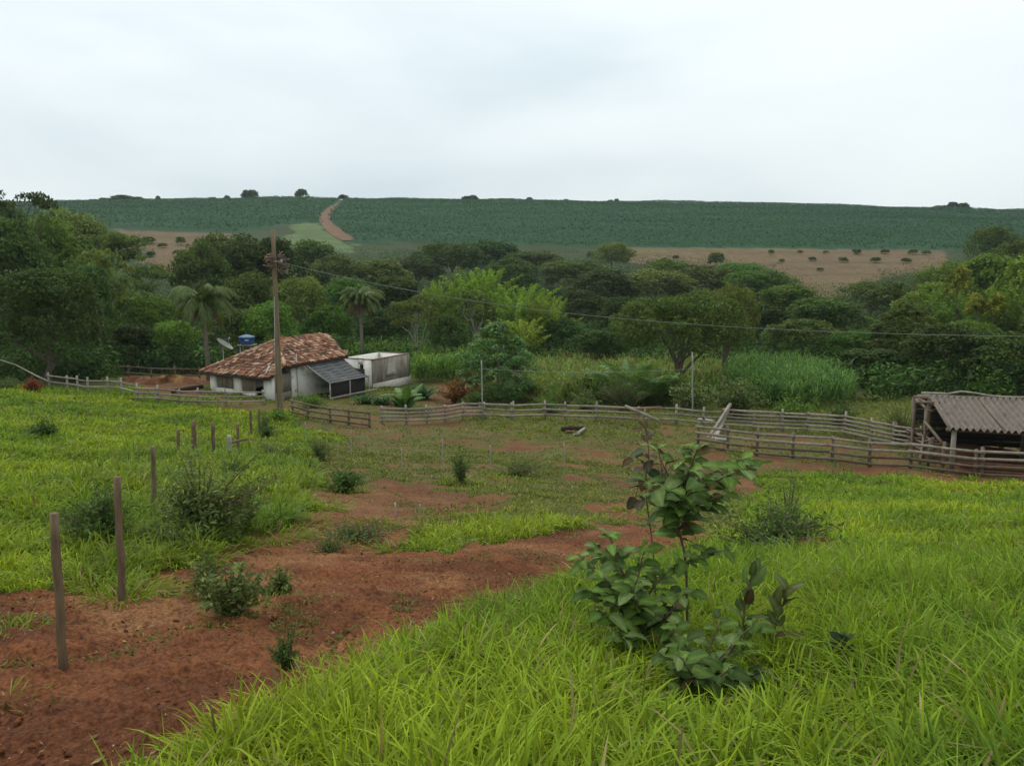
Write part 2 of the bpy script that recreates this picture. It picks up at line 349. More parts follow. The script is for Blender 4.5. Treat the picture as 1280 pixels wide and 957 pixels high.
def ground_part(name, r0, r1, nr, m):
    th = np.concatenate([np.linspace(-180, -46, 60, endpoint=False), np.linspace(-46, 46, 620, endpoint=False), np.linspace(46, 180, 60, endpoint=False)])
    th = np.radians(th); rr = np.exp(np.linspace(math.log(r0), math.log(r1), nr))
    T, Q = np.meshgrid(th, rr); X = Q*np.sin(T); Y = Q*np.cos(T)
    Z = H(X.ravel(), Y.ravel()).reshape(X.shape)
    x, y, z, r = X.ravel(), Y.ravel(), Z.ravel(), Q.ravel()
    bare, lush, n, n2 = cover(x, y, z)
    clod = (fbm(x*4.2, y*4.2, 101, 4)-.5); rut = (fbm(x*1.0+3, y*.55, 111, 3)-.5)
    c2 = np.clip(fbm(x*10.5, y*10.5, 103, 3)-.52, 0, 1); c3 = np.clip(fbm(x*2.4, y*2.4, 105, 3)-.55, 0, 1)
    z = z + bare*(clod*.10 + rut*.12 + c2*.17*(1-sstep(9, 16, r)) + c3*(.22*(1-sstep(8, 13, r))+.10))*(1-sstep(25, 60, r))
    k = fbm(x*.55, y*.8, 121, 4); k2 = fbm(x*3.5, y*3.5, 131, 3)
    dirt = DIRT[None]*(1-sstep(.45, .68, k))[:, None] + DIRT2[None]*sstep(.45, .68, k)[:, None]
    dk = sstep(.5, .66, fbm(x*.9+5, y*1.3, 141, 4))*.65
    dirt = dirt*(1-dk)[:, None] + DIRTD[None]*dk[:, None]
    fd = (sstep(10, 26, r)*.5)[:, None]; dirt = dirt*(1-fd)+np.array([.115, .066, .032])*fd   # soil turns browner with distance from the camera
    dirt = dirt*(.8+.4*k2)[:, None]
    g = SOILG[None]*(.75+.5*n2)[:, None]
    dull = np.array([.105, .098, .030]); g = g*lush[:, None] + dull[None]*(1-lush)[:, None]*(.7+.6*n2)[:, None]
    b = np.clip(bare+(n2-.5)*1.1*((bare > .05) & (bare < .97)), 0, 1); b = sstep(.28, .62, b)
    c = g*(1-b)[:, None]+dirt*b[:, None]
    cf, pa, gp = hill_regions(x, y, z); far = (y > 90)
    fn = fbm(x/6, y/6, 151, 4)
    c[far] = (np.array([.035, .05, .018])*(.7+.6*fn[:, None]))[far]
    c[cf] = (np.array([.022, .066, .026])*(.8+.4*fn[:, None]))[cf]
    tan = np.array([.128, .086, .044])*(1-sstep(.45, .7, fn))[:, None] + np.array([.125, .092, .042])*sstep(.45, .7, fn)[:, None]
    tan = tan*(.8+.4*fbm(x/2.2, y/5, 161, 3))[:, None]
    st = sstep(.56, .66, fbm(x/60, y/4.5, 171, 3))*.6; tan = tan*(1-st)[:, None]+np.array([.085, .062, .034])*st[:, None]
    u_, v_ = proj(x, y, z); tb = (sstep(316, 311, v_+fn*3)*.8*(u_ > 600))[:, None]; tan = tan*(1-tb)+np.array([.105, .115, .045])*tb
    c[pa] = tan[pa]
    c[gp] = (np.array([.085, .125, .045])*(.75+.5*fn[:, None]))[gp]
    na = len(th); I = np.arange(nr-1)[:, None]*na; J = np.arange(na)[None]; K = (J+1) % na
    q = np.stack([I+J, I+na+J, I+na+K, I+K], -1).reshape(-1, 4)[:, ::-1]
    me = np_mesh(name, np.stack([x, y, z], -1), q, None, np.clip(c, 0, 1), True)
    # which way is up
    return tag(link(name, me, m), kind='structure')
def ground_mat():
    m, N, L = nodes('soil_and_turf'); out = N.new('ShaderNodeOutputMaterial'); p = N.new('ShaderNodeBsdfPrincipled')
    p.inputs['Roughness'].default_value = .95; p.inputs['Specular IOR Level'].default_value = .12
    a = N.new('ShaderNodeAttribute'); a.attribute_name = 'tint'
    tc = N.new('ShaderNodeTexCoord'); n = N.new('ShaderNodeTexNoise'); n.inputs['Scale'].default_value = 22; n.inputs['Detail'].default_value = 7; n.inputs['Roughness'].default_value = .7
    L.new(tc.outputs['Object'], n.inputs[0])
    mr = N.new('ShaderNodeMapRange'); mr.inputs[1].default_value = .36; mr.inputs[2].default_value = .64; mr.inputs[3].default_value = .42; mr.inputs[4].default_value = 1.5; L.new(n.outputs[0], mr.inputs[0])
    sc_ = N.new('ShaderNodeVectorMath'); sc_.operation = 'SCALE'; L.new(a.outputs[0], sc_.inputs[0]); L.new(mr.outputs[0], sc_.inputs['Scale'])
    L.new(sc_.outputs[0], p.inputs['Base Color'])
    b = N.new('ShaderNodeBump'); b.inputs['Strength'].default_value = .7; b.inputs['Distance'].default_value = .035; L.new(n.outputs[0], b.inputs['Height']); L.new(b.outputs[0], p.inputs['Normal'])
    L.new(p.outputs[0], out.inputs[0]); return m
M_GROUND = ground_mat()
ground_part('ground', .35, 200, 860, M_GROUND)
ground_part('hillside', 200, 950, 230, M_GROUND)
# bare red track climbing the coffee hill: a draped strip of its own
def draped(name, uv, wpx, m, lift=.12, n=60, col=(1, 1, 1)):
    P = [ground_at(u, v, 60) for u, v in uv]; P = np.array([p for p in P if p is not None])
    s = np.linspace(0, len(P)-1, n); c = np.stack([np.interp(s, np.arange(len(P)), P[:, i]) for i in range(2)], -1)
    w = np.interp(s, np.arange(len(P)), (list(wpx)+[wpx[-1]]*9)[:len(P)])
    for _ in range(3): c[1:-1] = (c[:-2]+2*c[1:-1]+c[2:])/4
    V = []; K = 6
    for i in range(n):
        d = c[min(i+1, n-1)]-c[max(i-1, 0)]; nn = np.array([d[1], -d[0]])/np.hypot(*d)
        ww = w[i]*(.85+.3*vnoise(np.array([i*.4]), np.array([1.]), 3)[0])
        for k in range(K+1):
            p = c[i]+nn*ww*(k/K-.5); V.append((p[0], p[1], Hs(*p)+lift))
    q = [(i*(K+1)+k, i*(K+1)+k+1, (i+1)*(K+1)+k+1, (i+1)*(K+1)+k) for i in range(n-1) for k in range(K)]
    return tag(link(name, np_mesh(name, V, q, None, None, True), m), kind='structure')
M_TRACK = solid('red_track_earth', (.165, .092, .052), (.11, .062, .036), .35, .95, .2, c3=(.12, .10, .05), s3=.12, th3=(.55, .7))
draped('dirt_road', [(436,301),(428,296),(419,290),(411,283),(405,275),(407,268),(413,262),(419,258),(424,254.5)], [5, 7.5, 7, 6.5, 6, 5.5, 5, 4, 3.5], M_TRACK, .25)

# ---------------------------------------------------------------- grass
rng = np.random.default_rng(7)
def blades(P, L, Wd, lean, az, bend, col, lev=3, tipdark=None):
    """P base points, L lengths, Wd widths, lean = horizontal reach fraction, az direction, bend = tip droop"""
    n = len(P); d = np.stack([np.sin(az), np.cos(az)], -1); sx = np.stack([np.cos(az), -np.sin(az)], -1)
    ts = [0, .4, .75, 1.0][:lev] if lev == 3 else ([0, .55] if lev == 2 else [0, .3, .6, .85])
    V = []; C = []
    for t in ts:
        h = L*(t*(1-lean*.35) - bend*t*t*t*.55); o = L*(lean*t + bend*t*t*.55)
        c = P + np.stack([d[:, 0]*o, d[:, 1]*o, h], -1); w = Wd*(1-.15*t) if t < .8 else Wd*.5
        for s in (-1, 1):
            q = c.copy(); q[:, 0] += s*sx[:, 0]*w/2; q[:, 1] += s*sx[:, 1]*w/2; V.append(q); C.append(col*(.86+.16*t))  # colour darkens towards the base, painting in shade between blades
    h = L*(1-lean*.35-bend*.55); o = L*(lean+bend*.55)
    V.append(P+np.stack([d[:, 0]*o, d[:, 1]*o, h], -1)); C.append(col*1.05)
    k = len(ts)*2+1; V = np.stack(V, 1).reshape(-1, 3); C = np.stack(C, 1).reshape(-1, 3); b = np.arange(n)[:, None]*k
    Q = [b+np.array([[2*i, 2*i+1, 2*i+3, 2*i+2]]) for i in range(len(ts)-1)]
    T = b+np.array([[k-3, k-2, k-1]])
    return V, np.concatenate(Q) if Q else None, T, C
def grass_object(name, chunks, m):
    V = []; Q = []; T = []; C = []; o = 0
    for v, q, t, c in chunks:
        V.append(v); C.append(c)
        if q is not None: Q.append(q+o)
        T.append(t+o); o += len(v)
    me = np_mesh(name, np.concatenate(V), np.concatenate(Q) if Q else None, np.concatenate(T), np.clip(np.concatenate(C), 0, 1))
    return tag(link(name, me, m), kind='stuff')
M_GRASS = leafy('grass_blades', (1, 1, 1), .38, 0, 0, .6, .08)
YEL = np.array([.312, .402, .024]); GRN = np.array([.185, .300, .024]); DGR = np.array([.050, .115, .018]); DUL = np.array([.165, .175, .050]); STRAW = np.array([.36, .29, .13])
def scatter(N, r0, r1, amax, power):
    """random ground points with density falling as r^-power"""
    e = 2-power; u = rng.random(N); r = (r0**e+u*(r1**e-r0**e))**(1/e); a = rng.uniform(-amax, amax, N)
    return r*np.sin(a), r*np.cos(a)
def make_grass(N, r0, r1, power, amax, lev, wk, seed, per=9):
    nt = N//per; x, y = scatter(nt, r0, r1, amax, power)
    sz = np.repeat(rng.uniform(.6, 1.35, nt), per); tc_ = np.repeat(rng.uniform(.62, 1.2, nt), per)
    x = np.repeat(x, per); y = np.repeat(y, per)
    n = len(x); r = np.hypot(x, y)
    ja = rng.uniform(0, 2*np.pi, n); jr = rng.random(n)*(.05+.011*r)
    x = x+np.sin(ja)*jr; y = y+np.cos(ja)*jr
    z = H(x, y); bare, lush, n1, n2 = cover(x, y, z)
    b = np.clip(bare+(n2-.5)*1.1*((bare > .05) & (bare < .97)), 0, 1)
    p = (1-sstep(.2, .62, b))*(.68+.32*lush)
    p = np.maximum(p, .012*(bare < 1.01))
    u, v = proj(x, y, z)
    hole = sstep(.60, .68, fbm(x*1.25+11, y*1.25, 241, 3)); p = p*(1-.7*hole)
    keep = rng.random(n) < p
    pat = fbm(x*.55+70, y*.8, 231, 4)
    keep &= ~((bare > .9) & (rng.random(n) > .012))
    keep |= (bare > .8) & (pat > np.where(y > 11, .53, .575)) & (y > 5) & (rng.random(n) < np.clip((pat-.525)*9, 0, .8)) & (rng.random(n) < .6)
    keep &= (y > .9)
    x, y, z, lush, n1, n2, r, ja, sz, bare, tc_ = [q[keep] for q in (x, y, z, lush, n1, n2, r, ja, sz, bare, tc_)]
    u = u[keep]; v = v[keep]; n = len(x)
    big = fbm(x*.22+9, y*.22, 201, 4); mid = fbm(x*.9, y*.9, 211, 3)
    Ln = (.14+.20*lush)*sz*(.65+.7*mid)*rng.uniform(.45, 1.05, n)*(1-.62*bare)
    Ln *= np.where((u > 1000) & (v > 600), 1.0, 1.0)
    Wd = np.maximum(.0112, wk*r)*rng.uniform(.5, 1.3, n)
    bk = pip(u, v, POL['bank']); Ln *= np.where(bk, 1.75, 1.0)
    # grass stays short where the low shrub shades it
    Ln *= 1-.62*np.exp(-(((x-.93)/.42)**2+((y-3.55)/.55)**2))
    t = np.clip((big-.38)*3.6+rng.normal(0, .22, n), 0, 1)[:, None]
    col = GRN*(1-t)+YEL*t
    dk = sstep(.52, .68, fbm(x*.5+40, y*.5, 221, 4)+rng.normal(0, .04, n))[:, None]*.45
    col = col*(1-dk)+DGR*1.4*dk
    bm = (bk*rng.uniform(.1, .6, n))[:, None]; col = col*(1-bm)+np.array([.095, .165, .035])*bm
    col = col*lush[:, None] + (DUL*(.7+.6*rng.random((n, 1))))*(1-lush[:, None])
    st = rng.random(n) < (.035+.10*(1-lush)+.05*(mid < .4)); col[st] = STRAW*rng.uniform(.5, 1.1, (st.sum(), 1))
    col *= rng.uniform(.72, 1.15, (n, 1))*tc_[:, None]
    lean = np.clip(rng.normal(.42, .22, n), .05, 1.1); bend = np.clip(rng.normal(.55, .3, n), .05, 1.15)
    az = ja+rng.normal(0, .6, n)
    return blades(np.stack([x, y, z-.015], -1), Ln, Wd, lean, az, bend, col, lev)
G_near = [make_grass(285000, 1.3, 9.0, 1.0, 1.2, 4, .0017, 1, 16)]
G_mid = [make_grass(335000, 8.5, 36.0, 1.05, .82, 3, .00150, 2, 9)]
G_far = [make_grass(190000, 34.0, 68.0, .8, .74, 2, .00150, 3, 7)]
def tufts(spots):
    out = []
    for (u, v, n, rad, L) in spots:
        p = ground_at(u, v)
        a = rng.uniform(0, 6.283, n); q = np.sqrt(rng.random(n))*rad; x = p[0]+np.sin(a)*q; y = p[1]+np.cos(a)*q*.8; z = H(x, y)
        c = (GRN*(1-(t := rng.random((n, 1))))+YEL*.8*t)*rng.uniform(.5, 1.0, (n, 1)); st = rng.random(n) < .14; c[st] = STRAW*rng.uniform(.5, 1, (st.sum(), 1))
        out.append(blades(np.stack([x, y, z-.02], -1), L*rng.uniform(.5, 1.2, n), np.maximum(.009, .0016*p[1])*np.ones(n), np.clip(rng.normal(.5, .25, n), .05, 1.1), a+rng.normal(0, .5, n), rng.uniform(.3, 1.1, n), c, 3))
    return out
T_ = tufts([(152,752,110,.28,.30),(130,738,160,.4,.34),(178,742,150,.35,.30),(195,705,260,.5,.36),(240,700,220,.5,.34),(100,728,200,.45,.3),(20,790,70,.3,.22),(5,880,60,.2,.2),(75,836,22,.14,.10),(288,772,60,.35,.14),(330,752,70,.4,.14),(262,748,90,.4,.2),(362,842,50,.2,.16),
 (252,682,260,.8,.4),(320,672,300,.9,.36),(360,655,260,.8,.34),(390,636,240,.8,.34),(432,614,160,.7,.34),(577,604,160,.8,.32),(345,578,160,.8,.4),(470,655,120,.7,.2),(420,672,120,.7,.18),(500,690,150,.5,.26),(640,600,200,1.2,.25),(750,650,120,.6,.2),(790,640,120,.7,.24),(840,648,160,.6,.3),(900,640,200,.7,.34),(960,690,200,.6,.3),(1040,680,160,.5,.3)])
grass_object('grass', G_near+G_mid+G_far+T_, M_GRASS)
# small stones and clods lying on the bare soil
def pebbles(N):
    x, y = scatter(N, 3.0, 26, .8, 1.5); z = H(x, y); bare, lush, n1, n2 = cover(x, y, z); k = bare > .8
    x, y, z = x[k], y[k], z[k]; n = len(x); s = rng.lognormal(-4.75, .5, n)
    O = np.array([(1,0,0),(0,1,0),(-1,0,0),(0,-1,0),(0,0,.8),(0,0,-.6)], float)
    V = O[None]*s[:, None, None]*rng.uniform(.6, 1.4, (n, 6, 3)); V[:, :, :] += np.stack([x, y, z+.012], -1)[:, None]
    F = np.array([(0,1,4),(1,2,4),(2,3,4),(3,0,4),(1,0,5),(2,1,5),(3,2,5),(0,3,5)])
    T = (np.arange(n)[:, None, None]*6+F[None]).reshape(-1, 3)
    c = np.where(rng.random((n, 1)) < .96, DIRT*rng.uniform(.55, 1.5, (n, 1)), np.array([.3, .22, .16]))
    return tag(link('pebbles', np_mesh('pebbles', V.reshape(-1, 3), None, T, np.repeat(np.clip(c, 0, 1), 6, 0)), M_GROUND), kind='stuff')
pebbles(40000)
def litter(N):
    x, y = scatter(N, 3.0, 30, .8, 1.3); z = H(x, y); bare, lush, n1, n2 = cover(x, y, z); k = (bare > .45) & (fbm(x*.7, y*.7, 261, 3) > .42)
    x, y, z = x[k], y[k], z[k]; n = len(x); a = rng.uniform(0, 6.28, n); L = rng.lognormal(-3.5, .5, n); W = L*rng.uniform(.12, .5, n)
    d = np.stack([np.cos(a), np.sin(a), rng.normal(0, .25, n)], -1); s = np.stack([-np.sin(a), np.cos(a), rng.normal(0, .3, n)], -1); P = np.stack([x, y, z+.025], -1)
    V = np.stack([P-d*L[:, None]*.5, P+s*W[:, None]*.5, P+d*L[:, None]*.5, P-s*W[:, None]*.5], 1).reshape(-1, 3)
    c = np.array([(.30, .22, .12), (.16, .10, .05), (.07, .045, .025), (.22, .19, .07)])[rng.integers(0, 4, n)]*rng.uniform(.6, 1.2, (n, 1))
    return tag(link('dry_litter', np_mesh('dry_litter', V, np.arange(n*4).reshape(-1, 4), None, np.repeat(c, 4, 0)), M_GROUND), kind='stuff')
litter(16000)
# ---------------------------------------------------------------- vegetation generators
def nrm(a): return a/np.maximum(np.linalg.norm(a, axis=-1, keepdims=True), 1e-6)
def leaf_quads(P, Nn, L, W, tint, g, fold=.0):
    """rhombic leaves at P with normals Nn"""
    n = len(P); rv = g.normal(size=(n, 3)); r = nrm(np.cross(Nn, rv)); t = np.cross(Nn, r)
    L = np.broadcast_to(L, (n,))[:, None]; W = np.broadcast_to(W, (n,))[:, None]
    V = np.stack([P-t*L*.5, P+r*W*.5-Nn*L*fold, P+t*L*.5-Nn*L*fold*1.5, P-r*W*.5-Nn*L*fold], 1).reshape(-1, 3)
    q = np.arange(n)[:, None]*4+np.arange(4)[None]
    return V, q, np.repeat(tint, 4, 0)
def clump_leaves(C, rad, per, leaf, g, flat=.75, asp=.55, up=.5, tv=.3, ctint=None, wild=.55):
    m = len(C); rad = np.broadcast_to(rad, (m,))
    d = nrm(g.normal(size=(m, per, 3))+np.array([0, 0, .35])); rr = g.uniform(.45, 1.0, (m, per, 1))**.6
    P = C[:, None]+d*rr*rad[:, None, None]*np.array([1, 1, flat])
    N_ = nrm(d*.6+np.array([0, 0, up])+g.normal(size=d.shape)*wild)
    t = g.uniform(1-tv, 1+tv, (m, 1, 1))*g.uniform(.75, 1.25, (m, per, 1))*np.ones((1, 1, 3))
    hue = g.normal(0, .07, (m, 1, 1)); t = t*np.concatenate([1+hue, 1+hue*.2, 1-hue], -1)
    if ctint is not None: t = t*ctint[:, None]
    k = g.random(m*per) < .9
    L = leaf*g.uniform(.6, 1.35, m*per)
    return leaf_quads(P.reshape(-1, 3)[k], N_.reshape(-1, 3)[k], L[k], L[k]*asp, t.reshape(-1, 3)[k], g)
def join(parts):
    V = []; Q = []; C = []; o = 0
    for v, q, c in parts: V.append(v); Q.append(q+o); C.append(c); o += len(v)
    return np.concatenate(V), np.concatenate(Q), np.concatenate(C)
def limbs(mb, g, base, top, r0, targets, col=(1, 1, 1), wob=.04):
    """tapered trunk from base to top and limbs reaching the targets"""
    base = np.array(base, float); top = np.array(top, float); n = 7; T = []
    for i in range(n):
        f = i/(n-1); T.append(base+(top-base)*f+(g.normal(0, wob, 3)*[1, 1, 0] if 0 < i < n-1 else 0))
    mb.tube(T, [r0*(1.35 if i == 0 else 1-.55*i/(n-1)) for i in range(n)], 7, True, .08, col)
    for t in targets:
        t = np.array(t, float); k = g.integers(2, n); s = T[k]; mid = s+(t-s)*.5+g.normal(0, wob*1.5, 3)+np.array([0, 0, np.linalg.norm(t-s)*.08])
        rr = r0*(1-.55*k/(n-1))*.62
        mb.tube([s, s+(mid-s)*.5+g.normal(0, wob*.5, 3), mid, mid+(t-mid)*.6, t], [rr, rr*.8, rr*.6, rr*.4, rr*.15], 5, False, .05, col)
PROTO = {}
def proto(kind, seed, h, w, trunk_h=.3, ncl=110, per=45, leaf=.42, r0=.18, shape='round', vis=8, flat=.75, asp=.55, crad=(.13, .25), up=.5, wild=.55, tv=.3):
    """crown and trunk meshes of one tree, real size: height h, spread w, standing at the origin"""
    g = np.random.default_rng(seed); a = w/2
    if shape == 'round':
        cz = h*(trunk_h+(1-trunk_h)*.5); rz = h*(1-trunk_h)*.5
        d = nrm(g.normal(size=(ncl, 3))); d[:, 2] = np.where(d[:, 2] < -.55, -d[:, 2], d[:, 2])
        lob = nrm(g.normal(size=(9, 3))+np.array([0, 0, .3])); lo = np.max(d@lob.T, 1)
        f = (.62+.34*sstep(.55, .97, lo))*np.where(g.random(ncl) < .25, g.uniform(.4, .8, ncl), g.uniform(.9, 1.04, ncl))
        C = d*f[:, None]*np.array([a, a, rz])*.88+np.array([0, 0, cz])
    elif shape == 'umbel':
        npad = 9; C = []
        pc = np.stack([g.normal(0, a*.42, npad), g.normal(0, a*.42, npad), h*g.uniform(trunk_h+.12, .94, npad)], -1)
        pr = a*g.uniform(.3, .55, npad)
        for i in range(npad):
            m = ncl//npad; t = g.uniform(0, 2*np.pi, m); q = np.sqrt(g.random(m))*pr[i]
            C.append(np.stack([pc[i, 0]+np.cos(t)*q, pc[i, 1]+np.sin(t)*q, pc[i, 2]-(q/pr[i])**2*h*.035+g.normal(0, h*.012, m)], -1))
        C = np.concatenate(C)
    elif shape == 'cone':
        z = g.random(ncl)**1.25; t = g.uniform(0, 2*np.pi, ncl); q = a*np.sin(np.pi*np.clip(.16+z*.84, 0, 1))**.8*np.where(g.random(ncl) < .2, .5, g.uniform(.8, 1.05, ncl))
        C = np.stack([np.cos(t)*q, np.sin(t)*q, h*(trunk_h+(1-trunk_h)*z*.95)], -1)
    rad = a*g.uniform(*crad, len(C))
    V, q, c = clump_leaves(C, rad, per, leaf, g, flat, asp, up, tv, None, wild)
    cm = np_mesh(kind+'_crown', V, q, None, c)
    mb = MB(seed); top = (g.normal(0, a*.08), g.normal(0, a*.08), h*(trunk_h+(1-trunk_h)*.55))
    limbs(mb, g, (0, 0, -.4), top, r0, C[g.choice(len(C), min(vis, len(C)), False)], (1, 1, 1), w*.018)
    tm = np_mesh(kind+'_trunk', mb.v, mb.q, mb.t, mb.c, True)
    PROTO.setdefault(kind, []).append((cm, tm, h, w))
def proto_bamboo(kind, seed, h, w, n=34):
    g = np.random.default_rng(seed); parts = []; mb = MB(seed)
    for i in range(n):
        t = g.uniform(0, 2*np.pi); b = np.array([np.cos(t), np.sin(t), 0])*g.uniform(0, w*.16)
        o = np.array([np.cos(t+g.normal(0, .5)), np.sin(t+g.normal(0, .5)), 0]); hh = h*g.uniform(.62, 1.0); re = w*.5*g.uniform(.3, 1.0)
        f = np.linspace(0, 1, 9); pth = b+o*(re*f[:, None]**2.2)+np.stack([0*f, 0*f, hh*(f-.16*f**4)], -1)
        mb.tube([p for p in pth[::2]], [.05, .045, .035, .022, .008], 5, False)
        k = 230; s = g.uniform(.22, 1, k); P = np.stack([np.interp(s, f, pth[:, j]) for j in range(3)], -1)
        sp = (.20+.55*np.sin(np.pi*np.clip(s, 0, 1)**.8))[:, None]*w*.085
        P = P+nrm(g.normal(size=(k, 3)))*sp*g.random((k, 1))**.4
        N_ = nrm(g.normal(size=(k, 3))*.5+np.array([0, 0, .75])+o*.3)
        tt = g.uniform(.7, 1.35)*(.65+.5*s[:, None])*g.uniform(.8, 1.2, (k, 1))*np.ones((1, 3))
        L = g.uniform(.25, .55, k); parts.append(leaf_quads(P, N_, L, L*.33, tt, g))
    V, q, c = join(parts); PROTO.setdefault(kind, []).append((np_mesh(kind+'_crown', V, q, None, c), np_mesh(kind+'_trunk', mb.v, mb.q, mb.t, mb.c, True), h, w))
def frond(g, base, az, L, el, droop, lw, n=22, tint=1.0, hang=.5):
    """arching palm frond: rachis strip and hanging leaflets, as quads"""
    f = np.linspace(0, 1, n); d = np.array([math.cos(az), math.sin(az)]); a = el-droop*f**1.25; st = L/(n-1)
    hx = np.concatenate([[0], np.cumsum(np.cos(a[:-1])*st)]); hz = np.concatenate([[0], np.cumsum(np.sin(a[:-1])*st)])
    P = np.stack([base[0]+d[0]*hx, base[1]+d[1]*hx, base[2]+hz], -1); sd = np.array([-d[1], d[0], 0]); V = []; Q = []; T = []
    for i in range(n-1):
        o = len(V); w = .035*(1-f[i]*.8); V += [P[i]-sd*w, P[i]+sd*w, P[i+1]+sd*w*.9, P[i+1]-sd*w*.9]; Q.append([o, o+1, o+2, o+3]); T += [tint*.9]*4
    tg = np.gradient(P, axis=0); tg = nrm(tg)
    for i in range(2, n):
        for s in (-1, 1):
            for k in range(2):
                ll = lw*math.sin(math.pi*min(.15+.8*f[i], .97))**.6*g.uniform(.8, 1.15); dr = nrm(sd*s*(1-hang*.4)+tg[i]*.7+np.array([0, 0, -hang*g.uniform(.5, 1.2)]))
                p0 = P[i]-tg[i]*st*k*.5; p1 = p0+dr*ll*.6; p2 = p1+nrm(dr+np.array([0, 0, -.9*hang]))*ll*.45; w = tg[i]*.05
                o = len(V); V += [p0-w*.5, p0+w*.5, p1+w, p1-w, p2]; Q += [[o, o+1, o+2, o+3], [o+3, o+2, o+4, o+4]]
                T += [tint*g.uniform(.7, 1.25)]*5
    return np.array(V), np.array(Q), np.array(T)[:, None]*np.ones((1, 3))
def fix_quads(q):
    q = np.asarray(q); d = q[:, 2] == q[:, 3]; return q[~d], q[d][:, :3]
def fronds_mesh(name, fr):
    V, q, c = join(fr); a, b = fix_quads(q); return np_mesh(name, V, a, b, c)

# ---------------------------------------------------------------- foliage materials and prototype trees
M_BARK = solid('bark', (.17, .135, .10), (.07, .055, .04), 5, .9, .5, (1, 1, .25))
M_PALE = solid('pale_bark', (.42, .39, .33), (.23, .21, .17), 4, .85, .4, (1, 1, .3))
M_LEAFD = leafy('foliage_dark', (.062, .104, .026), .32, .025, .38, .65, .08)
M_LEAFO = leafy('foliage_olive', (.112, .152, .038), .34, .02, .3, .65, .08)
M_LEAFM = leafy('foliage_mid', (.100, .178, .030), .36, .025, .35, .65, .08)
M_LEAFG = leafy('foliage_glossy', (.09, .185, .042), .32, .0, .0, .5, .2)
M_BAMB = leafy('foliage_bamboo', (.185, .275, .038), .42, .015, .2, .6, .08)
M_BAMBD = leafy('foliage_bamboo_dark', (.13, .22, .034), .4, .015, .2, .6, .08)
M_YEL = leafy('foliage_yellow', (.23, .25, .035), .3, .01, .15, .6, .1)
M_PALM = leafy('foliage_palm', (.115, .170, .034), .28, .01, .1, .45, .3)
M_DEADF = leafy('dead_fronds', (.17, .12, .07), .2, 0, .1, .8, .1)
M_TRUNKP = solid('palm_trunk', (.23, .20, .15), (.11, .095, .07), 3, .9, .5, (1, 1, 5))
for s in range(5): proto('round', 10+s, 10, 9.5+s*.6, .20, 130, 62, .40, .2, 'round', 7)
for s in range(4): proto('umbel', 30+s, 11, 11, .16, 170, 60, .40, .17, 'round', 12, .6, .5, (.13, .24), .6)
for s in range(2): proto('flat', 35+s, 12, 11, .34, 135, 58, .36, .17, 'umbel', 12, .5, .5, (.11, .22))
proto('airy', 38, 12, 9, .45, 60, 34, .34, .16, 'umbel', 16, .4, .5, (.09, .16))
for s in range(2): proto('open', 40+s, 10, 9, .36, 70, 34, .42, .15, 'round', 22, .6, .5, (.12, .22))
proto('big', 50, 9.6, 11.5, .07, 330, 58, .30, .3, 'round', 8, .75, .5, (.10, .19), .5, .55, .25)
proto('olive', 51, 9.4, 11.2, .22, 300, 56, .30, .26, 'round', 18, .65, .42, (.09, .19), .45, .6, .3)
proto('mango', 52, 6.4, 5.6, .06, 150, 80, .34, .16, 'cone', 6, .55, .28, (.14, .24), .75, .35, .35)
proto('cone', 53, 10, 6.4, .08, 210, 50, .36, .18, 'cone', 6, .7, .5, (.13, .24))
for s in range(3): proto('small', 60+s, 6, 6.5, .22, 46, 30, .8, .16, 'round', 5, .8, .7, (.2, .36))
for s in range(2): proto('crest', 80+s, 4.4, 6.0, .04, 50, 36, .6, .14, 'round', 4, .8, .7, (.2, .36))
proto('flower', 65, 10, 3.6, .6, 60, 44, .30, .1, 'round', 6)
for s in range(3): proto_bamboo('bamboo', 70+s, 11.5, 10, 48)
def tree(name, kind, u, vtop, wpx, y, label, leaf=None, bark=None, cat='tree', group=None, var=0, rz=None, base=None, hw=None):
    """a tree that stands on the ground in column u at distance y, as tall and wide as it looks there"""
    p = col_at(u, y) if base is None else np.array(base)
    top = at(u, vtop, y)[2]; h = max(top-p[2], .8); w = wpx/FPX*(y*CP-p[2]*SP)
    if hw: h = max(h, w*hw)
    cm, tm, h0, w0 = PROTO[kind][var % len(PROTO[kind])]
    root = empty(name, p, rz if rz is not None else (u*7.7+y*3.1) % 6.28, (w/w0, w/w0, h/h0))
    tag(root, label, cat, group)
    link('crown', cm, None, root); link('trunk', tm, None, root)
    root.children
    for ch, m in ((root.children[0], leaf), (root.children[1], bark or M_BARK)):
        if not ch.data.materials: ch.data.materials.append(m)
        ch.material_slots[0].link = 'OBJECT'; ch.material_slots[0].material = m
    return root
D, O, M, B, Yl = M_LEAFD, M_LEAFO, M_LEAFM, M_BAMB, M_YEL
FOREST = 'trees of the wooded valley'
